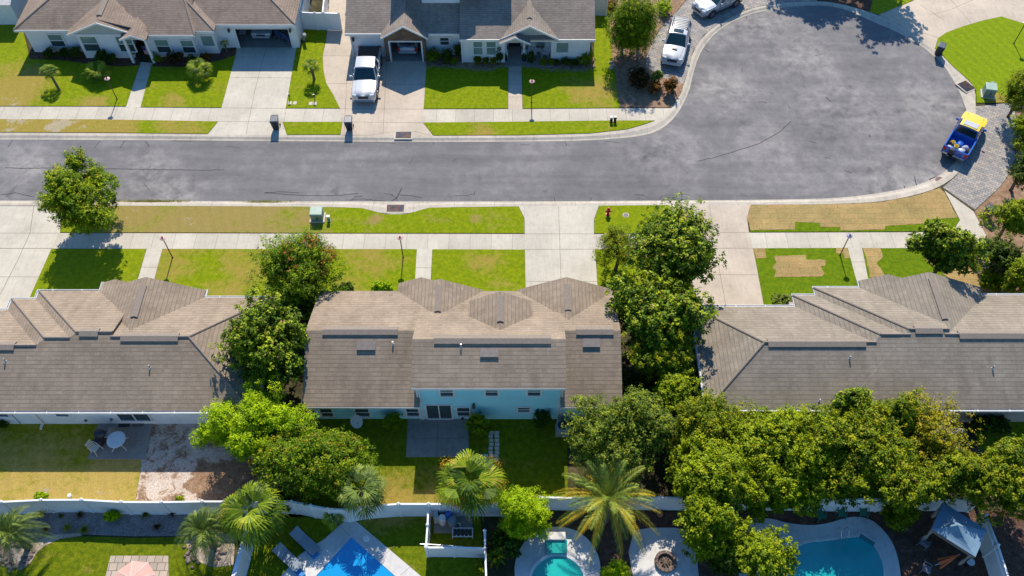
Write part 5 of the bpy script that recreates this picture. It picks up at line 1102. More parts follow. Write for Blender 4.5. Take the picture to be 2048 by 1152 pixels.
# white pickup in front of the garage
pv=G(731,203,.4)
t=car('white crew-cab pickup with black bed cover parked nose to the street','pickup truck','pickup_truck',(G(735,160).x+.05,pv.y+2.92,.012),math.pi,L=5.9,W=2.02,belt=1.18,hood=1.13,roof=1.90,cabin=(-.95,1.28),roofy=(-.80,.52),nose=.98,pickup=1,wr=.42,tail=1.18)
MB().box(-.86,-2.85,1.12,.86,-1.05,1.235).build('bed_cover',M_black,t,bevel=.02)
MB().box(-.86,-1.30,1.12,.86,-1.03,1.245).build('toolbox',pm('tan_primer',(.55,.47,.38)),t)
MB().cb((0,2.93,.95),(.3,.04,.12)).build('badge',P_chrome,t)
# white off-road car
p=G(1351,86,.6)
t=car('white off-road car with black roof rack parked on the pavers','car','parked_car',(p.x+.05,p.y-.1,.012),math.pi-R(15),L=4.95,W=1.93,belt=1.15,hood=1.12,roof=1.80,cabin=(-2.2,1.0),roofy=(-2.0,.15),nose=.92,wr=.40,tail=1.1)
m=MB()
for s in (1,-1): m.tube([(s*.62,-1.95,1.80),(s*.66,-1.85,1.93),(s*.66,-.55,1.93),(s*.62,-.45,1.80)],.03,6)
for k in range(6): m.cb((0,-1.75+k*.22,1.93),(1.3,.05,.03))
m.build('roof_rack',M_black,t)
MB().box(-.42,-.38,1.80,.42,.05,1.845).build('sunroof',P_cglass,t); MB().cb((0,1.45,1.19),(.42,.16,.06)).build('hood_scoop',M_black,t,bevel=.02)
MB().box(-.5,2.40,.45,.5,2.46,.72).build('lower_grille',M_black,t)
# silver car cut by the top edge
p=G(1437,12,.5); ang=math.atan2(-2.1,-3.2)-math.pi/2
car('silver-blue car parked on the pavers, cut by the top edge','car','parked_car',(p.x,p.y+.5,.012),ang,L=4.7,W=1.88,belt=1.1,hood=1.05,roof=1.68,cabin=(-2.0,1.0),roofy=(-1.8,.2),nose=.85,paint=P_silver)
# blue and yellow truck with loaded bed
pf=G(1955,232,.9); pr_=G(1914,302,.8); ang=math.atan2(pf.y-pr_.y,pf.x-pr_.x)-math.pi/2; pc=(pf+pr_)/2
t=car('blue pickup with yellow hood and roof and a loaded bed, on the paved driveway','pickup truck','pickup_truck',(pc.x-.12,pc.y-.05,.012),ang,L=5.0,W=1.92,belt=1.08,hood=1.06,roof=1.72,cabin=(-.55,1.12),roofy=(-.30,.45),nose=.85,paint=P_blue,pickup=2,bedy=-.5,roofpaint=P_yel,openbed=True,tail=1.06)
m=MB(); hh=.96
for s in (1,-1): m.box(s*hh,-2.48,.42,s*(hh-.10),-.45,1.12)
m.box(-hh,-2.5,.42,hh,-2.40,1.10); m.box(-hh,-.55,.4,hh,-.45,1.12); m.box(-hh+.05,-2.45,.42,hh-.05,-.5,.60); m.build('cargo_bed',P_blue,t,bevel=.02)
m=MB(); vs=[(-.86,2.3,.99),(.86,2.3,.99),(.93,1.75,1.075),(.93,1.14,1.115),(-.93,1.14,1.115),(-.93,1.75,1.075),(0,2.34,1.03),(0,1.75,1.15),(0,1.14,1.165)]
m.add(vs,[(0,6,7,5),(6,1,2,7),(5,7,8,4),(7,2,3,8)]); m.build('hood',P_yel,t,smooth=True)
MB().box(-.52,-.18,1.74,.52,.36,1.775).build('roof_panel',P_white,t)
m=MB(); m.cb((-.25,-2.72,.62),(.42,.4,.06)); m.cb((-.25,-2.62,.9),(.32,.26,.5)); m.build('hitch_box',M_black,t,bevel=.03)
for i,(x,y,z,sx,sy,sz,mt,lb) in enumerate(((-.5,-2.1,.68,.45,.35,.3,P_white,'white bag at the near left corner of the blue truck bed'),(.35,-1.95,.70,.5,.4,.3,P_white,'white bag at the near right corner of the blue truck bed'),(-.15,-1.75,.70,.35,.35,.28,P_yel,'yellow tub in the middle of the blue truck bed'),(.5,-1.45,.72,.4,.4,.34,P_white,'white bag at the right side of the blue truck bed'),(-.5,-1.35,.66,.3,.3,.22,P_yel,'yellow tub at the left side of the blue truck bed'),(0,-1.15,.68,.6,.4,.25,P_blue,'blue bag behind the cab in the truck bed'),(-.2,-2.25,.66,.3,.2,.2,M_steel,'grey tin against the tailgate of the blue truck'))):
    M=Matrix.Translation(t.location)@Matrix.Rotation(ang,4,'Z'); q=M@Vector((x,y,z-.08))
    b=MB()
    if 'bag' in lb:
        vs=[(math.cos(a_)*sx*.62*(1+.25*random.uniform(-1,1))*r_,math.sin(a_)*sy*.62*(1+.25*random.uniform(-1,1))*r_,z_*sz) for r_,z_ in ((.9,0),(1,.35),(.75,.8),(.25,1.)) for a_ in np.linspace(0,5.5,8)]
        b.add(vs,[(j*8+k,j*8+(k+1)%8,(j+1)*8+(k+1)%8,(j+1)*8+k) for j in range(3) for k in range(8)]+[tuple(range(24,32))])
    else: b.lathe((0,0,0),[(.36*sx,0),(.5*sx,sz*.9),(.53*sx,sz*.92),(.53*sx,sz),(.46*sx,sz),(.40*sx,.25*sz)],12)
    o=b.build('cargo_bag' if 'bag' in lb else 'cargo_tub',mt); o.location=q; o.rotation_euler=(0,0,random.uniform(0,3)); tag(o,lb,'cargo','load in the truck bed')
# cars inside the two open garages
p=G(521,78,.5); car('silver car parked inside the two-car garage, top left','car','parked_car',(p.x,bYg+3.1,.03),math.pi,L=4.5,W=1.8,paint=P_silver,belt=1.0,roof=1.5,cabin=(-1.9,.9),roofy=(-1.4,.2))
p=G(815,105,.4); car('silver car parked tail-out inside the stone-fronted garage','car','parked_car',(sm,yst+2.75,.035),0,L=4.4,W=1.75,paint=P_silver,belt=1.0,roof=1.5,cabin=(-1.9,.9),roofy=(-1.4,.2))
# ---------------- street furniture ----------------
def lamp_post(label,x,y,hx,hy,shade):
    base=G(x,y); H=2.3; t=thing('lamp_post',label,'lamp post',(base.x,base.y,0),'yard lamp posts along the street'); X,Y=base.x,base.y
    b=MB(); b.cyl((X,Y,0),(X,Y,H-.28),.04,.034,8); b.cyl((X,Y,0),(X,Y,.12),.075,.06,8); b.build('pole',M_bmetal,t)
    b=MB(); b.cyl((X,Y,H-.28),(X,Y,H-.08),.018,n=6)
    for s in (1,-1): b.tube([(X,Y,H-.26),(X+s*.10,Y,H-.2),(X+s*.10,Y,H-.06)],.012,5)
    b.build('lamp_frame',M_steel,t)
    b=MB(); b.lathe((X,Y,H),[(.21,-.08),(.215,-.065),(.12,-.02),(.05,.02)],18); b.build('lamp_shade',shade,t,smooth=True)
    b=MB(); b.lathe((X,Y,H),[(.05,.015),(.06,.05),(.03,.09),(.01,.16)],8); b.build('finial',M_bmetal,t)
Sp=pm('faded_pink_copper',(.62,.38,.33),(.50,.28,.26),6,.45); Sb=pm('blue_grey_enamel',(.30,.30,.42),(.2,.2,.3),6,.35)
lamp_post('pink-shaded lamp post on the upper left lawn in front of the squat palm',234.5,199.5,0,0,Sp)
lamp_post('pink-shaded lamp post beside the path of the upper middle house',1063,205,0,0,Sp)
lamp_post('pink-shaded lamp post right of the left lower house path',345.5,516,0,0,Sp)
lamp_post('pink-shaded lamp post left of the middle lower house path',806.5,515,0,0,Sp)
lamp_post('blue-grey-shaded lamp post on the sod-patched lawn',1679.5,511.5,0,0,Sb)
lamp_post('lamp post at the right edge of the court lawn beside a small bush',2027,88,0,0,Sp)
M_bin=pm('black_bin_plastic',(.022,.026,.035),(.03,.035,.045),3,.35,spec=.6)
M_lid=pm('dark_grey_bin_lid',(.075,.085,.11),(.11,.12,.15),5,.35)
def bin_(label,px,py,rot=0,group='wheeled bins put out at the kerb'):
    c=G(px,py); t=thing('wheeled_bin',label,'trash bin',(c.x,c.y,.012),group,rotz=rot)
    b=MB(); b.add([(-.22,-.25,.06),(.22,-.25,.06),(.20,.22,.06),(-.20,.22,.06),(-.31,-.36,.98),(.31,-.36,.98),(.29,.33,.98),(-.29,.33,.98)],[(3,2,1,0),(0,1,5,4),(1,2,6,5),(2,3,7,6),(3,0,4,7),(4,5,6,7)]); b.box(-.2,-.27,.3,.2,-.245,.7); b.build('bin_body',M_bin,t,bevel=.02)
    b=MB(); b.add([(-.33,-.40,.98),(.33,-.40,.98),(.31,.38,1.0),(-.31,.38,1.0),(-.29,-.34,1.06),(.29,-.34,1.06),(.27,.30,1.10),(-.27,.30,1.10)],[(3,2,1,0),(0,1,5,4),(1,2,6,5),(2,3,7,6),(3,0,4,7),(4,5,6,7)]); b.build('lid',M_lid,t,bevel=.02)
    b=MB(); b.cyl((-.26,.43,1.0),(.26,.43,1.0),.02,n=8)
    for s in (-.24,.24): b.cb((s,.38,1.0),(.03,.12,.04))
    b.build('handle',M_black,t)
    for s in (1,-1): MB().cyl((s*.24,.28,.12),(s*.29,.28,.12),.12,n=14).build('wheel',P_tyre,t)
    return t
bin_('black wheeled bin on the left apron near the two-car driveway',553.5,256.5,R(3)); bin_('black wheeled bin on the apron below the white pickup',700,258,R(2)); bin_('black wheeled bin at the kerb of the court lawn',1875,110,R(-28))
bin_('dark wheeled bin in the mulch at the end of the diagonal path',1972,435,R(35))
M_grn=pm('sage_green_enamel',(.22,.32,.26),(.18,.27,.22),2,.5)
def cabinet(label,px,py,w,d,hh,rot=0):
    c=G(px,py); t=thing('utility_cabinet',label,'utility box',(c.x,c.y,.04),None,rotz=rot)
    MB().box(-w/2-.12,-d/2-.1,0,w/2+.12,d/2+.1,.09).build('pad',M_conc,t)
    b=MB(); b.box(-w/2,-d/2,.09,w/2,d/2,hh-.1); b.build('cabinet_body',M_grn,t,bevel=.02)
    b=MB(); b.add([(-w/2-.03,-d/2-.05,hh-.12),(w/2+.03,-d/2-.05,hh-.12),(w/2+.03,d/2+.03,hh-.05),(-w/2-.03,d/2+.03,hh-.05),(-w/2,-d/2,hh-.02),(w/2,-d/2,hh-.02),(w/2,d/2,hh+.03),(-w/2,d/2,hh+.03)],[(3,2,1,0),(0,1,5,4),(1,2,6,5),(2,3,7,6),(3,0,4,7),(4,5,6,7)]); b.build('lid',pm('pale_sage_lid',(.36,.47,.38),(.30,.40,.33),2,.45),t,bevel=.015)
    b=MB(); b.box(-.01,-d/2-.012,.15,.01,-d/2,hh-.15); b.cb((.07,-d/2-.02,.5*hh),(.06,.04,.1)); b.build('door_latch',M_black,t)
def pedestal(label,px,py,mt,hh=.75,name='utility_pedestal',cap=None):
    c=G(px,py); t=thing(name,label,'utility pedestal',(c.x,c.y,.04))
    b=MB(); b.box(c.x-.10,c.y-.08,.04,c.x+.10,c.y+.08,hh); b.box(c.x-.13,c.y-.11,.04,c.x+.13,c.y+.11,.12); b.build('housing',mt,t,bevel=.01)
    b=MB(); b.box(c.x-.13,c.y-.11,hh-.12,c.x+.13,c.y+.11,hh+.03); b.build('cap',cap or mt,t,bevel=.02)
cabinet('large sage-green utility cabinet on the dry verge left of the drain',636,437,.86,.72,.85); cabinet('sage-green utility cabinet at the corner of the court lawn',1974,190,.85,.8,.9,R(-12))
pedestal('small pale green pedestal right of the large cabinet',658.5,443,M_grn,.6,cap=M_white); pedestal('small pale pedestal behind the court lawn cabinet',1978,178,M_grn,.7)
pedestal('white-capped dark pedestal, left of the pair on the verge near the court',1222,244,M_black,.55,cap=M_white); pedestal('dark-capped pedestal, right of the pair on the verge near the court',1229.5,244,M_black,.55,cap=M_bin)
# hydrant
c=G(1215.5,430); t=thing('fire_hydrant','red fire hydrant on the verge right of the middle driveway','fire hydrant',(c.x,c.y,.04)); Hr=pm('hydrant_red_paint',(.55,.02,.02),(.45,.015,.02),6,.4); X,Y=c.x,c.y
b=MB(); b.lathe((X,Y,.04),[(.17,0),(.17,.05),(.11,.06),(.10,.48),(.15,.50),(.15,.55),(.10,.56)],14); b.build('barrel',Hr,t,smooth=True)
b=MB(); b.lathe((X,Y,.60),[(.13,0),(.12,.08),(.08,.14),(.03,.16),(.03,.21)],12); b.build('bonnet',Hr,t,smooth=True)
for s,a in ((1,'x'),(-1,'x'),(-1,'y')):
    b=MB(); d=(s,0,0) if a=='x' else (0,s,0); q=Vector((X,Y,.42)); b.cyl(q+Vector(d)*.09,q+Vector(d)*.19,.055,n=10); b.cyl(q+Vector(d)*.18,q+Vector(d)*.21,.07,n=6); b.build('nozzle',Hr,t)
# drains, covers
def grate(label,px,py,w,d,rot=0,warm=0):
    c=G(px,py); t=thing('drain_grate',label,'storm drain',(c.x,c.y,.0),'storm drain grates in the kerb',rotz=rot); z=-.01
    b=MB()
    for (x0,y0,x1,y1) in ((-w/2-.1,-d/2-.1,w/2+.1,-d/2),(-w/2-.1,d/2,w/2+.1,d/2+.1),(-w/2-.1,-d/2,-w/2,d/2),(w/2,-d/2,w/2+.1,d/2)): b.box(x0,y0,-.05,x1,y1,.035)
    b.build('frame',M_conc,t); MB().box(-w/2,-d/2,-.2,w/2,d/2,.014).build('pit',M_dark,t)
    b=MB(); rm=pm('rusty_steel_bars',(.16,.07,.04),(.03,.05,.10),3,.6,metal=.4,lo=.45,hi=.55)
    n=int(w/.085)
    for i in range(n+1): b.box(-w/2+w*i/n-.014,-d/2,.018,-w/2+w*i/n+.014,d/2,.05)
    for i in range(1,6): b.box(-w/2,-d/2+d*i/6-.012,.018,w/2,-d/2+d*i/6+.012,.044)
    b.build('bars',rm,t)
grate('blue and rust coloured drain grate at the foot of the curved driveway',807,270.5,1.2,.72); grate('drain grate in the kerb bulge of the dry verge below the street',791,417,1.25,.68); grate('tilted dark drain grate at the court lawn kerb',1932,173,1.05,.95,R(-62))
def disc(name,label,px,py,r,mat,z,cat,ring=None):
    c=G(px,py); t=thing(name,label,cat,(c.x,c.y,z)); 
    MB().lathe((c.x,c.y,z-.03),[(r,0),(r,.03),(r*.96,.036)],22).build('cover',mat,t)
    if ring: MB().lathe((c.x,c.y,z-.035),[(r*1.45,0),(r*1.4,.03)],22).build('collar',ring,t)
disc('manhole_cover','rusty brown manhole cover in the gutter below the paved driveway',1881,360,.36,pm('rusty_iron',(.20,.12,.10),(.13,.09,.08),12,.7),-.03,'manhole cover')
disc('valve_cover','round valve cover in a concrete collar right of the hydrant',1251.5,431,.17,pm('weathered_iron',(.20,.18,.17),(.13,.12,.11),9,.7),.065,'valve cover',M_kerb)
for lb,x,y in (('pale square meter lid left of the left pair beside the driveway',580,207),('pale square meter lid right of the left pair',590,207),('pale square meter lid left of the right pair under the palm shadow',621.5,208),('pale square meter lid right of the right pair under the palm shadow',630,208)):
    c=G(x,y); t=thing('meter_lid',lb,'meter cover',(c.x,c.y,.05),'meter lids in the strip lawn'); MB().box(c.x-.15,c.y-.18,.0,c.x+.15,c.y+.18,.07).build('lid',M_conc,t,bevel=.01)
for lb,x,y in (('slim dark tap post above the left meter lids',580,201),('slim dark tap post above the right meter lids',630,202)):
    c=G(x,y); t=thing('tap_post',lb,'garden tap',(c.x,c.y,.05)); b=MB(); b.tube([(c.x,c.y,0),(c.x,c.y,.62),(c.x+.1,c.y-.1,.66),(c.x+.12,c.y-.12,.5)],.035,6); b.build('pipe',M_bin,t); MB().cb((c.x,c.y,.7),(.14,.04,.04)).build('handle',M_steel,t)
# ---------------- front porch things ----------------
def rocker(label,px,py,rot,group):
    c=G(px,py,.1); t=thing('rocking_chair',label,'rocking chair',(c.x,c.y,.1),group,rotz=rot)
    for s in (1,-1):
        b=MB(); pts=[(s*.28,-.42+.14*k,.02+.05*abs(k-3)**2*.12) for k in range(7)]; b.tube(pts,.025,5); b.tube([(s*.28,-.25,.04),(s*.28,-.25,.62)],.025,5); b.tube([(s*.28,.25,.04),(s*.28,.25,.60)],.025,5); b.build('rocker',M_white,t)
        MB().cb((s*.31,-.02,.63),(.10,.58,.03)).build('armrest',M_white,t)
    b=MB(); 
    for k in range(6): b.cb((0,-.24+k*.09,.42),(.54,.07,.02))
    b.build('seat',M_white,t)
    b=MB()
    for k in range(7): b.cb((-.24+k*.08,.36,.83),(.05,.02,.85),rx=R(-14))
    b.cb((0,.47,1.24),(.58,.04,.08)); b.cb((0,.26,.50),(.56,.04,.06)); b.build('backrest',M_white,t)
rocker('white slatted rocking chair on the left of the porch table',1063.5,110,R(-5),'rocking chairs on the porch'); rocker('white slatted rocking chair on the right of the porch table',1092,113,R(-22),'rocking chairs on the porch')
c=G(1077,108,.1); t=thing('side_table','small white porch table between the rocking chairs','table',(c.x,c.y,.1)); b=MB(); b.box(c.x-.22,c.y-.22,.55,c.x+.22,c.y+.22,.59); b.build('tabletop',M_white,t)
for sx in (-1,1):
    for sy in (-1,1): MB().box(c.x+sx*.19-.02,c.y+sy*.19-.02,.1,c.x+sx*.19+.02,c.y+sy*.19+.02,.55).build('leg',M_white,t)
b=MB(); c=G(1079,95,.5); b.lathe((c.x,c.y,.1),[(.10,0),(.02,.02),(.02,1.2),(.16,1.25),(.12,1.45)],10); tag(b.build('floor_lamp',pm('tan_shade',(.45,.35,.27))),'tan-shaded lamp behind the porch table','lamp')
def pot(label,px,py,r,mat,plant=L_mid):
    c=G(px,py); t=thing('potted_plant',label,'plant pot',(c.x,c.y,.02)); b=MB(); b.lathe((c.x,c.y,.02),[(r*.7,0),(r,.32),(r*.9,.34)],12); b.build('pot',mat,t)
    P=np.array([c.x,c.y,.5])+unit(320)*r*rng.uniform(.4,1.15,(320,1)); leaves_mesh('foliage',P,unit(320)+[0,0,.6],.09,rng.uniform(.2,.9,320),plant,t)
pot('white potted plant left of the upper left porch path',268,114,.26,M_white); pot('potted plant right of the upper left porch path',311,115,.26,M_rock); pot('dark blue pot left of the upper middle porch',1010,122,.22,pm('navy_glaze',(.01,.02,.08),None,3,.2),L_dark); pot('dark blue pot right of the upper middle porch',1048,122,.22,pm('navy_glaze',(.01,.02,.08)),L_dark)
# porch flag
X,z=ONY(291,90,bYc+.2); t=thing('porch_flag','red, white and blue striped flag hanging by the upper left porch','flag',(X,bYc,z)); cl=(pm('flag_red',(.50,.02,.03)),pm('flag_white',(.75,.75,.75)),pm('flag_blue',(.02,.03,.20)))
b=MB(); y=bYc-.1; nn=7
for i in range(13):
    xx0=X-.26+.52*i/13; xx1=X-.26+.52*(i+1)/13; ya=y+.04*math.sin(i*1.2); yb_=y+.04*math.sin((i+1)*1.2)
    for z0,z1,mm in ((z-.75,z-.32,0 if i%2==0 else 1),(z-.32,z+.05,(2 if i<7 else (0 if i%2==0 else 1)))): b.add([(xx0,ya,z0),(xx1,yb_,z0),(xx1,yb_,z1),(xx0,ya,z1)],[(0,1,2,3)],mm)
b.build('cloth',list(cl),t); b=MB(); b.cyl((X-.3,y+.02,z+.07),(X+.32,y+.02,z+.07),.015,n=6); b.cyl((X,y,z+.07),(X,y+.6,z+.0),.015,n=6); b.build('pole',M_steel,t)
c=G(934,116); t=thing('garden_flag','small pale pink garden flag at the corner of the twin window wall','flag',(c.x,c.y,0)); MB().box(c.x-.16,c.y-.01,.35,c.x+.16,c.y+.01,.75).build('cloth',pm('pale_pink_cloth',(.6,.38,.42),(.7,.6,.62),12,.8),t); MB().tube([(c.x-.2,c.y,0),(c.x-.2,c.y,.78),(c.x+.18,c.y,.78)],.012,5).build('frame',M_black,t)
# golf trolley and hose things by the garage
c=G(611,84); t=thing('golf_cart_bag','grey wheeled golf trolley leaning by the garage wall','golf trolley',(c.x,c.y,.05)); b=MB(); b.cyl((c.x-.15,c.y+.1,.1),(c.x+.1,c.y-.15,.95),.13,.15,10); b.build('bag',pm('grey_fabric',(.3,.3,.32)),t)
b=MB(); b.tube([(c.x-.3,c.y+.1,.12),(c.x+.2,c.y-.2,.7),(c.x+.35,c.y-.3,1.0)],.02,5); b.build('frame',M_steel,t)
for s in (-1,1): MB().cyl((c.x-.1+s*.25,c.y-.05,.15),(c.x-.06+s*.25,c.y-.05,.15),.15,n=12).build('wheel',P_tyre,t)
def bike(label,px,py,rot):
    c=G(px,py); t=thing('bicycle',label,'bicycle',(c.x,c.y,.03),'bicycles in the garage',rotz=rot)
    for y in (-.5,.5):
        b=MB(); pts=[(0,y+.31*math.cos(a),.33+.31*math.sin(a)) for a in np.linspace(0,2*math.pi,15)]; b.tube(pts,.022,5); w_=b.build('wheel',P_tyre,t)
    b=MB(); b.tube([(0,-.5,.33),(0,-.05,.3),(0,-.2,.8),(0,-.5,.33)],.02,5); b.tube([(0,-.05,.3),(0,.38,.82),(0,-.2,.8)],.02,5); b.tube([(0,.5,.33),(0,.36,.95)],.02,5); b.build('frame',P_blue,t)
    b=MB(); b.tube([(-.28,.30,1.0),(0,.36,.98),(.28,.30,1.0)],.018,5); b.build('handlebar',M_black,t); MB().cb((0,-.22,.88),(.13,.26,.06)).build('saddle',M_black,t)
bike('bicycle standing in the garage right of the silver car',562,80,R(75)); bike('bicycle at the right side of the two-car garage opening',577,88,R(60))
c=G(477,72,.0); t=thing('storage_shelf','cluttered shelf inside the left of the two-car garage','shelf',(c.x,c.y,0)); b=MB()
for k in range(4): b.box(c.x+.1,bYg+1.5,.3+k*.5,c.x+.7,bYg+2.5,.34+k*.5)
b.build('shelf_board',M_white,t)
# rock clusters at bed edges
for lb,pts in (('pale rock at the edge of the mulch bed, upper of the pile',[(1222,127)]),('pale rock at the edge of the mulch bed, middle of the pile',[(1225,133)]),('pale rock at the edge of the mulch bed, lower of the pile',[(1222,138)])):
    for x,y in pts:
        c=G(x,y); b=MB(); b.lathe((c.x,c.y,.03),[(.15,0),(.2,.08),(.12,.18),(.03,.2)],7,sy=.8); tag(b.build('rock',M_rock),lb,'rock','pale rocks at the mulch bed edge')
def rocks(name,line,n,lb,sz=.05,spread=.16,mat=None):
    mat=mat or pm('pink_brown_rock',(.34,.25,.21),(.20,.15,.13),6,.9)
    b=MB(); P=resample(line,n)
    for p in P:
        x=p.x+random.gauss(0,spread);y=p.y+random.gauss(0,spread);r=sz*random.uniform(.5,1.4); b.lathe((x,y,.04),[(r,0),(r*1.1,r*.5),(r*.6,r*.95),(r*.1,r)],6,sy=random.uniform(.6,1.2))
    tag(b.build(name,mat),lb,'rocks',None,'stuff')
rocks('edging_stones',[(858,134),(900,134),(935,138),(965,141),(1000,136),(1014,131)],170,'small pinkish edging stones of the bed left of the upper middle porch')
rocks('edging_stones',[(1046,131),(1090,139),(1130,141),(1165,142),(1188,135)],170,'small pinkish edging stones of the bed right of the upper middle porch')
rocks('edging_stones',[(1232,165),(1238,190),(1241,212)],26,'scattered pale stones between lawn and mulch bed',.05,.06)
rocks('edging_stones',[(1950,500),(1975,545),(2005,588),(2048,600)],220,'tan stone border of the bed at the right edge',.10,.3)
# ---------------- back yard things ----------------
c=G(714,846,.8); t=thing('satellite_dish','pale oval satellite dish on a post by the blue rear wall','satellite dish',(c.x,c.y,0)); M=Matrix.Translation((c.x,c.y,1.0))@Matrix.Rotation(R(25),4,'Z')@Matrix.Rotation(R(38),4,'X')
b=MB(); b.lathe((0,0,0),[(.06,-.05),(.25,-.02),(.36,.04),(.37,.045),(.25,0),(.05,-.03)],22,M=M,sy=1.15); b.build('dish',pm('pale_grey_enamel',(.55,.60,.60)),t,smooth=True); b=MB(); b.tube([(c.x,c.y+.1,0),(c.x,c.y+.1,.9)],.03,6); b.build('mast',M_steel,t); b=MB(); b.tube([M@Vector((0,-.36,0)),M@Vector((0,-.25,.45)),M@Vector((0,-.05,.5))],.015,5); b.cb(M@Vector((0,-.02,.5)),(.08,.1,.08)); b.build('receiver_arm',M_steel,t)
c=G(1124,862); t=thing('cooling_unit','grey outdoor cooling unit at the right end of the blue rear wall','air conditioner',(c.x,c.y,0)); MB().box(c.x-.42,c.y-.42,.0,c.x+.42,c.y+.42,.08).build('pad',M_conc,t); MB().box(c.x-.36,c.y-.36,.08,c.x+.36,c.y+.36,.8).build('casing',pm('grey_slate_metal',(.28,.36,.42),None,2,.5),t,bevel=.03); b=MB(); b.lathe((c.x,c.y,.8),[(.30,0),(.30,.03),(.05,.04)],18); b.build('fan_grille',M_black,t)
for lb,cs in (('upper stepping stone row',None),):
    k=0
    spots=[(x,y) for y in (873,881,889,897,905) for x in (982,994)]+[(x,y) for y in (912,920) for x in (961,972,982,993)]+[(950,913)]+[(982,866),(994,866)]
    for (x,y) in spots:
        if y<880 and x<980: continue
        c=G(x+random.uniform(-.8,.8),y); b=MB(); b.box(c.x-.14,c.y-.105,.03,c.x+.14,c.y+.105,.07); o=b.build('stepping_stone',M_conc,bevel=.015); o.rotation_euler=(0,0,0)
        tag(o,'grey square stepping stone of the L-shaped edging beside the patio bush','stepping stone','stepping stones round the patio bush')
def pchair(label,px,py,rot,mat,name='patio_chair',group=None,s=1.0,z=.06):
    c=G(px,py,.4); t=thing(name,label,'chair',(c.x,c.y,z),group,rotz=rot)
    b=MB(); b.cb((0,0,.42),(.46,.46,.035)); b.build('seat',mat,t,bevel=.02)
    b=MB()
    for k in range(5): b.cb((-.17+k*.085,.27,.66),(.05,.02,.42),rx=R(-12))
    b.cb((0,.32,.88),(.46,.04,.07),rx=R(-12)); b.build('backrest',mat,t)
    for sx in (1,-1):
        MB().tube([(sx*.23,-.2,.62),(sx*.25,.0,.66),(sx*.23,.27,.64)],.025,5).build('armrest',mat,t)
        for sy in (1,-1): MB().tube([(sx*.24,sy*.2,0),(sx*.21,sy*.19,.42)] if sy>0 else [(sx*.27,-.26,0),(sx*.22,-.2,.62)],.022,5).build('leg',mat,t)
    return t
pchair('cream plastic patio chair at the edge of the left back patio',190,897,R(65),pm('cream_plastic',(.62,.60,.50),None,2,.4))
c=G(233,880,.7); t=thing('patio_table','round glass patio table with white rim on the left back patio','table',(c.x,c.y,.06)); X,Y=c.x,c.y
b=MB(); b.lathe((X,Y,.74),[(.53,0),(.56,.01),(.56,.035),(.53,.04)],28); b.build('rim',M_white,t); MB().lathe((X,Y,.755),[(.53,0),(.53,.012)],28).build('glass_top',pm('blue_tinted_glass',(.06,.14,.18),(.12,.25,.32),2,.08,spec=.8),t)
for k in range(4):
    a=k*math.pi/2+.9; MB().tube([(X+.62*math.cos(a),Y+.62*math.sin(a),.06),(X+.2*math.cos(a),Y+.2*math.sin(a),.35),(X+.4*math.cos(a),Y+.4*math.sin(a),.74)],.02,5).build('leg',M_white,t)
c=G(204,872,.5); t=thing('barbecue_grill','dark covered barbecue grill by the rear wall of the left lower house','grill',(c.x,c.y,.06)); X,Y=c.x,c.y; MB().box(X-.28,Y-.26,.1,X+.28,Y+.26,.75).build('cart',M_black,t); b=MB(); b.lathe((X,Y,.75),[(.36,0),(.40,.1),(.32,.26),(.1,.34)],14,sy=.75); b.build('lid',M_bin,t,smooth=True); MB().box(X+.28,Y-.2,.68,X+.6,Y+.2,.72).build('side_shelf',M_beige,t)
c=G(197,884,.3); b=MB(); b.lathe((c.x,c.y,.06),[(.26,0),(.30,.1),(.30,.4),(.2,.46)],14); tag(b.build('planter',M_bmetal),'dark round planter in front of the barbecue grill','planter')
c=G(222,862,.3); b=MB(); b.box(c.x-.18,c.y-.2,.06,c.x+.18,c.y+.2,.42); tag(b.build('storage_box',M_beige,bevel=.02),'beige box between the grill and the glass table','box')
for lb,x,y,m in (('black doormat left of the pair before the patio door',250,849.5,M_black),('grey doormat right of the pair before the patio door',277,848.5,pm('grey_mat',(.09,.10,.11)))):
    c=G(x,y); b=MB(); b.box(c.x-.36,c.y-.2,.062,c.x+.36,c.y+.2,.08); tag(b.build('doormat',m),lb,'doormat','doormats at the patio door')
c=G(140,992,.1); b=MB(); b.lathe((c.x,c.y,.03),[(.12,0),(.12,.2),(.05,.25)],8); tag(b.build('sprinkler_cap',M_white,smooth=True),'small white cap in the yellow lawn near the fence','garden fitting')
# pools
def pool_mat(name,c1,c2,deep=None):
    m,nt,p,pos=newmat(name); n=noise(nt,pos,.35,4,.6,.5); r=noise(nt,pos,3.,3,.7,2.)
    col=mixc(nt,.35,ramp(nt,n,[(.3,c1),(.7,c2)]),ramp(nt,r,[(.4,.95),(.6,1.05)]),'MULTIPLY')
    nt.links.new(col,p.inputs['Base Color']); p.inputs['Roughness'].default_value=.06; p.inputs['Specular IOR Level'].default_value=.4; nt.links.new(bump(nt,r,.05,.05),p.inputs['Normal']); return m
def pool(label,pts,mat,cat='swimming pool',z=.075,cop=.16,copm=None):
    P=PX(pts); c=sum(P,Vector())/len(P); t=thing('swimming_pool',label,cat,(c.x,c.y,0))
    MB().poly(P,z).build('water',mat,t); b=MB()
    Q=P+[P[0]]
    for i_,(a,e) in enumerate(zip(Q[:-1],Q[1:])):
        d=(e-a); d.z=0
        if d.length<.01: continue
        b.cb(((a.x+e.x)/2,(a.y+e.y)/2,z+.005+.004*(i_%3)),(d.length+.05,cop,.05),math.atan2(d.y,d.x))
    b.build('coping',copm or M_deck,t); return t
pool('bright blue pool with a triangular corner, lower edge',[(703,1071),(793.6,1152),(840,1195),(590,1195),(630,1152)],pool_mat('blue_pool_water',(.01,.27,.60),(.015,.31,.66)))
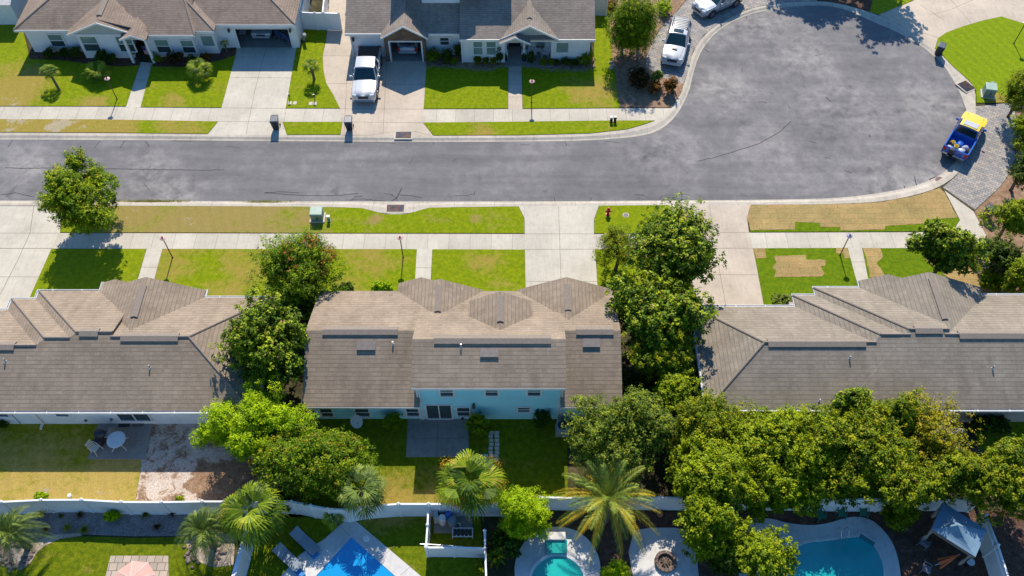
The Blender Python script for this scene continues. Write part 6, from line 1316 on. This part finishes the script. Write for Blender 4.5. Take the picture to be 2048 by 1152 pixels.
t=pool('teal kidney-shaped pool with step corner, lower right',smoothpx([(1548,1152),(1571,1130),(1581.5,1109),(1595,1090.5),(1613.6,1083),(1644,1080.6),(1678,1077),(1696,1073),(1714.5,1073)],2)+[(1719,1063.6),(1754,1086),(1749.6,1092)]+smoothpx([(1749.6,1092),(1760,1109),(1768,1129),(1769.5,1152),(1765,1210)],1)+[(1530,1210)],pool_mat('teal_pool_water',(.01,.30,.32),(.02,.40,.42)))
b=MB(); P=PX([(1716,1076),(1719,1066),(1750,1087),(1746,1093)]); b.poly(P,.085); b.build('steps',pm('teal_steps',(.02,.20,.22)),t)
for px in (1677,1692):
    a=G(px,1077,.06); b=MB(); b.tube([(a.x,a.y-.15,-.1),(a.x,a.y-.1,.5),(a.x-.02,a.y+.2,.85),(a.x-.04,a.y+.45,.7),(a.x-.05,a.y+.5,.06)],.024,6); b.build('handrail',M_steel,t,smooth=True)
t=pool('round turquoise pool with raised spill box, lower edge',[(1115+56*math.cos(a),1166-56*math.sin(a)) for a in np.linspace(0,math.pi,22)]+[(1059,1200),(1171,1200)],pool_mat('turquoise_pool_water',(.01,.33,.30),(.02,.42,.38)),copm=M_white)
b=MB(); b.prism(PX([(1088.6,1083),(1134,1084),(1133,1110),(1094.7,1110)]),.05,.35); b.build('spill_box',pm('turquoise_tile',(.01,.27,.25),(.02,.33,.30),2,.15),t); MB().box(G(1092,1072).x,G(1092,1085).y,.06,G(1130,1072).x,G(1130,1070).y,.5).build('spill_wall',M_deck,t)
for lb,x,y in (('blue-grey sun lounger nearer the side fence on the blue pool deck',578,1118),('blue-grey sun lounger nearer the curved fence on the blue pool deck',612,1085)):
    c=G(x,y,.3); t=thing('sun_lounger',lb,'sun lounger',(c.x,c.y,.06),'sun loungers on the blue pool deck',rotz=R(45+6)); lm=pm('grey_mesh_fabric',(.22,.27,.32)); MB().cb((0,-.25,.32),(.62,1.25,.05)).build('seat',lm,t); MB().cb((0,.66,.48),(.62,.66,.05),rx=R(26)).build('backrest',lm,t)
    for sx in (1,-1):
        for yy_ in (-.75,.5): MB().box(sx*.29-.025,yy_-.025,0,sx*.29+.025,yy_+.025,.31).build('leg',M_black,t)
for lb,q in (('bright blue pool mat beside the upper lounger',[(590,1079),(602,1072),(640,1110),(628,1120)]),('bright blue pool mat beside the lower lounger',[(557,1112),(566,1106),(612,1150),(600,1158)])):
    b=MB(); b.prism(PX(q),.062,.16); tag(b.build('pool_mat',pm('sky_blue_foam',(.03,.25,.60),(.03,.22,.55),2,.5)),lb,'pool mat','blue mats by the loungers')
c=G(733,1078); b=MB(); b.lathe((c.x,c.y,.06),[(.2,0),(.2,.02),(.15,.05)],16); tag(b.build('skimmer_lid',M_white),'round white skimmer lid on the blue pool deck','pool skimmer')
# equipment corner
for lb,x,y,r,hh,m in (('white upright filter tank nearest the fence corner',886,1046,.24,.9,M_white),('dark blue pump tank beside the white filter',898,1038,.22,.8,P_blue),('grey round filter tank by the palm trunk',906,1050,.28,.8,pm('grey_tank',(.2,.25,.28)))):
    c=G(x,y); t=thing('filter_tank',lb,'pool filter',(c.x,c.y,.08)); b=MB(); b.lathe((c.x,c.y,.08),[(r*.85,0),(r,.08),(r,hh*.75),(r*.75,hh*.95),(r*.2,hh)],16); b.build('tank',m,t,smooth=True); b=MB(); b.tube([(c.x+r,c.y,.3),(c.x+r+.15,c.y,.3),(c.x+r+.15,c.y-.2,.1)],.03,6); b.build('pipe',M_white,t)
c=G(873,1040); b=MB(); b.cb((c.x,c.y,.5),(.30,.5,.85),R(12)); tag(b.build('control_cabinet',pm('pale_grey_plastic',(.45,.5,.52)),bevel=.03),'pale tall control cabinet in the equipment corner','cabinet')
t=thing('pool_pump_rack','white pipe rack in the equipment corner','pipe rack',tuple(G(920,1065))); b=MB(); a=G(905,1068,.3); e=G(945,1068,.3)
for k in range(6): x=a.x+(e.x-a.x)*k/5; b.tube([(x,a.y-.15,.3),(x,a.y+.35,.3)],.035,6)
for yy_ in (a.y-.15,a.y+.35): b.tube([(a.x,yy_,.3),(e.x,yy_,.3)],.035,6)
for k in (0,5): x=a.x+(e.x-a.x)*k/5; b.tube([(x,a.y-.15,.3),(x,a.y-.15,0)],.03,6); b.tube([(x,a.y+.35,.3),(x,a.y+.35,0)],.03,6)
b.build('pipework',M_white,t); MB().cb(((a.x+e.x)/2,a.y+.1,.25),(1.0,.3,.3)).build('pump',M_black,t,bevel=.05)
c=G(930,1090,1.2); b=MB(); b.tube([G(840,1088,1.45),G(900,1091,1.5),G(925,1093,1.5)],.025,6); tag(b.build('cleaning_pole',M_steel),'long pale pool cleaning pole lying along the near fence top','pole')
# fire pit
c=G(1330,1125); t=thing('fire_pit','round stone fire pit on the shaded terrace','fire pit',(c.x,c.y,.05)); 
for k in range(16):
    a=k*2*math.pi/16; b=MB(); b.cb((c.x+.52*math.cos(a),c.y+.52*math.sin(a),.17),(.20,.19,.25),a+math.pi/2+random.uniform(-.1,.1)); b.build('stone_block',pm('fire_stone',(.20,.14,.11),(.11,.08,.07),4,.9),t,bevel=.02)
b=MB(); b.lathe((c.x,c.y,.05),[(.42,0),(.42,.06)],16); b.build('ash_bed',pm('ash',(.22,.16,.12),(.08,.06,.05),6,.95),t)
for k in range(5): a=k*1.3; b=MB(); b.cyl((c.x-.28*math.cos(a),c.y-.28*math.sin(a),.16),(c.x+.28*math.cos(a),c.y+.28*math.sin(a),.20),.045,n=7); b.build('log',M_bark,t)
c=G(1319,1031); b=MB(); b.lathe((c.x,c.y,.02),[(.13,0),(.19,.25),(.16,.27)],12); tag(b.build('flower_pot',pm('terracotta',(.45,.16,.09)),smooth=True),'terracotta pot under the fence right of the date palm','flower pot')
c=G(1427,1112); b=MB(); b.lathe((c.x,c.y,.02),[(.14,0),(.15,.4),(.12,.42),(.11,.36)],14); tag(b.build('metal_bucket',M_steel),'small metal bucket in the shade right of the fire pit terrace','bucket')
M_gch=pm('green_plastic',(.01,.16,.10),(.01,.13,.08),3,.35)
for lb,x,y,r_ in (('green plastic chair with round seat, left of three under the pool fence',1641,1030,20),('dark green plastic chair, middle of three under the pool fence',1683,1026,0),('green plastic chair, right of three under the pool fence',1727,1025,-8)): pchair(lb,x,y,R(r_),M_gch,'garden_chair','green garden chairs under the fence',z=.02)
# canopy
cs=[G(1886,1004,2.25),G(1974,1060,2.25),G(1951,1114,2.25),G(1863,1058,2.25)]; ap=G(1916,1050,2.95); t=thing('canopy_tent','blue canopy gazebo with pyramid roof beside the lattice fence','canopy',(ap.x,ap.y,0)); cm=pm('faded_blue_canvas',(.14,.24,.34),(.18,.30,.40),.8,.8)
b=MB()
for i in range(4):
    a,e=cs[i],cs[(i+1)%4]; N_=6
    for k in range(N_):
        for l in range(5):
            def at(u,v):
                p=a.lerp(e,u).lerp(ap,v); p.z-=.16*math.sin(math.pi*min(1,v))*(1-abs(2*u-1)*.2); return p
            b.add([at(k/N_,l/5),at((k+1)/N_,l/5),at((k+1)/N_,(l+1)/5),at(k/N_,(l+1)/5)],[(0,1,2,3)])
b.build('canopy_cloth',cm,t,smooth=True)
b=MB()
for i in (0,2,3):
    a,e=cs[i],cs[(i+1)%4]
    b.add([a,e,e-Vector((0,0,.28)),a-Vector((0,0,.28))],[(0,1,2,3)])
b.build('valance',pm('brown_canvas_trim',(.16,.12,.10),(.24,.19,.16),3,.8),t)
for i in range(4):
    a=cs[i].lerp(ap,.07); b=MB(); b.tube([(a.x,a.y,0),(a.x,a.y,2.25)],.03,6); b.build('post',M_bmetal,t)
for i in (0,2,3):
    a=cs[i].lerp(ap,.12); b=MB(); b.lathe((a.x,a.y,.5),[(.10,0),(.14,.5),(.07,.9),(.15,1.6)],9,sy=.7); b.build('tied_curtain',pm('greige_curtain',(.36,.32,.28),(.24,.21,.18),5,.85),t,smooth=True)
c0,c1=G(1917,1110,.9),G(1881,1126,.5); t=thing('folded_umbrella','bright orange folded patio umbrella leaning under the canopy edge','umbrella',(c0.x,c0.y,0)); om=pm('orange_canvas',(.90,.20,.05),(.80,.15,.04),4,.8); b=MB()
d=(c1-c0)
for k in range(9):
    o_=Vector((random.uniform(-.1,.1),random.uniform(-.16,.16),random.uniform(-.06,.1))); b.cyl(c0,c1+o_*1.9,.035,.055,6)
b.build('canopy_cloth',om,t); MB().tube([c0-d*.08,c1+d*.3],.02,6).build('pole',M_white,t)
c=G(1941,1124,.5); t=thing('side_table','small round white table at the foot of the canopy','table',(c.x,c.y,0)); MB().lathe((c.x,c.y,.52),[(.22,0),(.23,.03)],20).build('tabletop',M_white,t); MB().lathe((c.x,c.y,0),[(.16,0),(.03,.04),(.03,.52)],10).build('leg',M_black,t)
pchair('dark chair with pale seat at the left of the canopy',1848,1086,R(140),pm('weathered_grey',(.16,.17,.20)),'garden_chair',z=.02); pchair('weathered chair facing the pool below the canopy',1853,1138,R(60),pm('weathered_grey',(.16,.17,.20)),'garden_chair',z=.02)
# pink parasol
c=G(266,1145,2.2); t=thing('parasol','pale pink parasol over the paver patio, cut by the lower edge','parasol',(c.x,c.y,0)); N_=8; b=MB(); rr=1.15
ring=[(c.x+rr*math.cos(k*2*math.pi/N_+.3),c.y-.35+rr*math.sin(k*2*math.pi/N_+.3),1.85) for k in range(N_)]; b.add([(c.x,c.y-.35,2.35)]+ring,[(0,k+1,(k+1)%N_+1) for k in range(N_)]); b.build('canopy_cloth',pm('pink_canvas',(.62,.36,.30),(.56,.31,.26),2,.85),t); MB().tube([(c.x,c.y-.35,0),(c.x,c.y-.35,2.4)],.03,6).build('pole',M_white,t)
b=MB()
for q in ring: b.tube([(c.x,c.y-.35,2.36),q],.012,4)
b.build('rib',M_white,t)
rocks('ring_stones',[(20,1130),(0,1105),(10,1085),(45,1085),(62,1105),(50,1130),(20,1138)],90,'pale stones ringing the left feathery palm',.10,.12)
rocks('ring_stones',[(385,1130),(375,1105),(395,1085),(425,1085),(440,1105),(425,1130)],90,'pale stones ringing the right feathery palm',.10,.12)
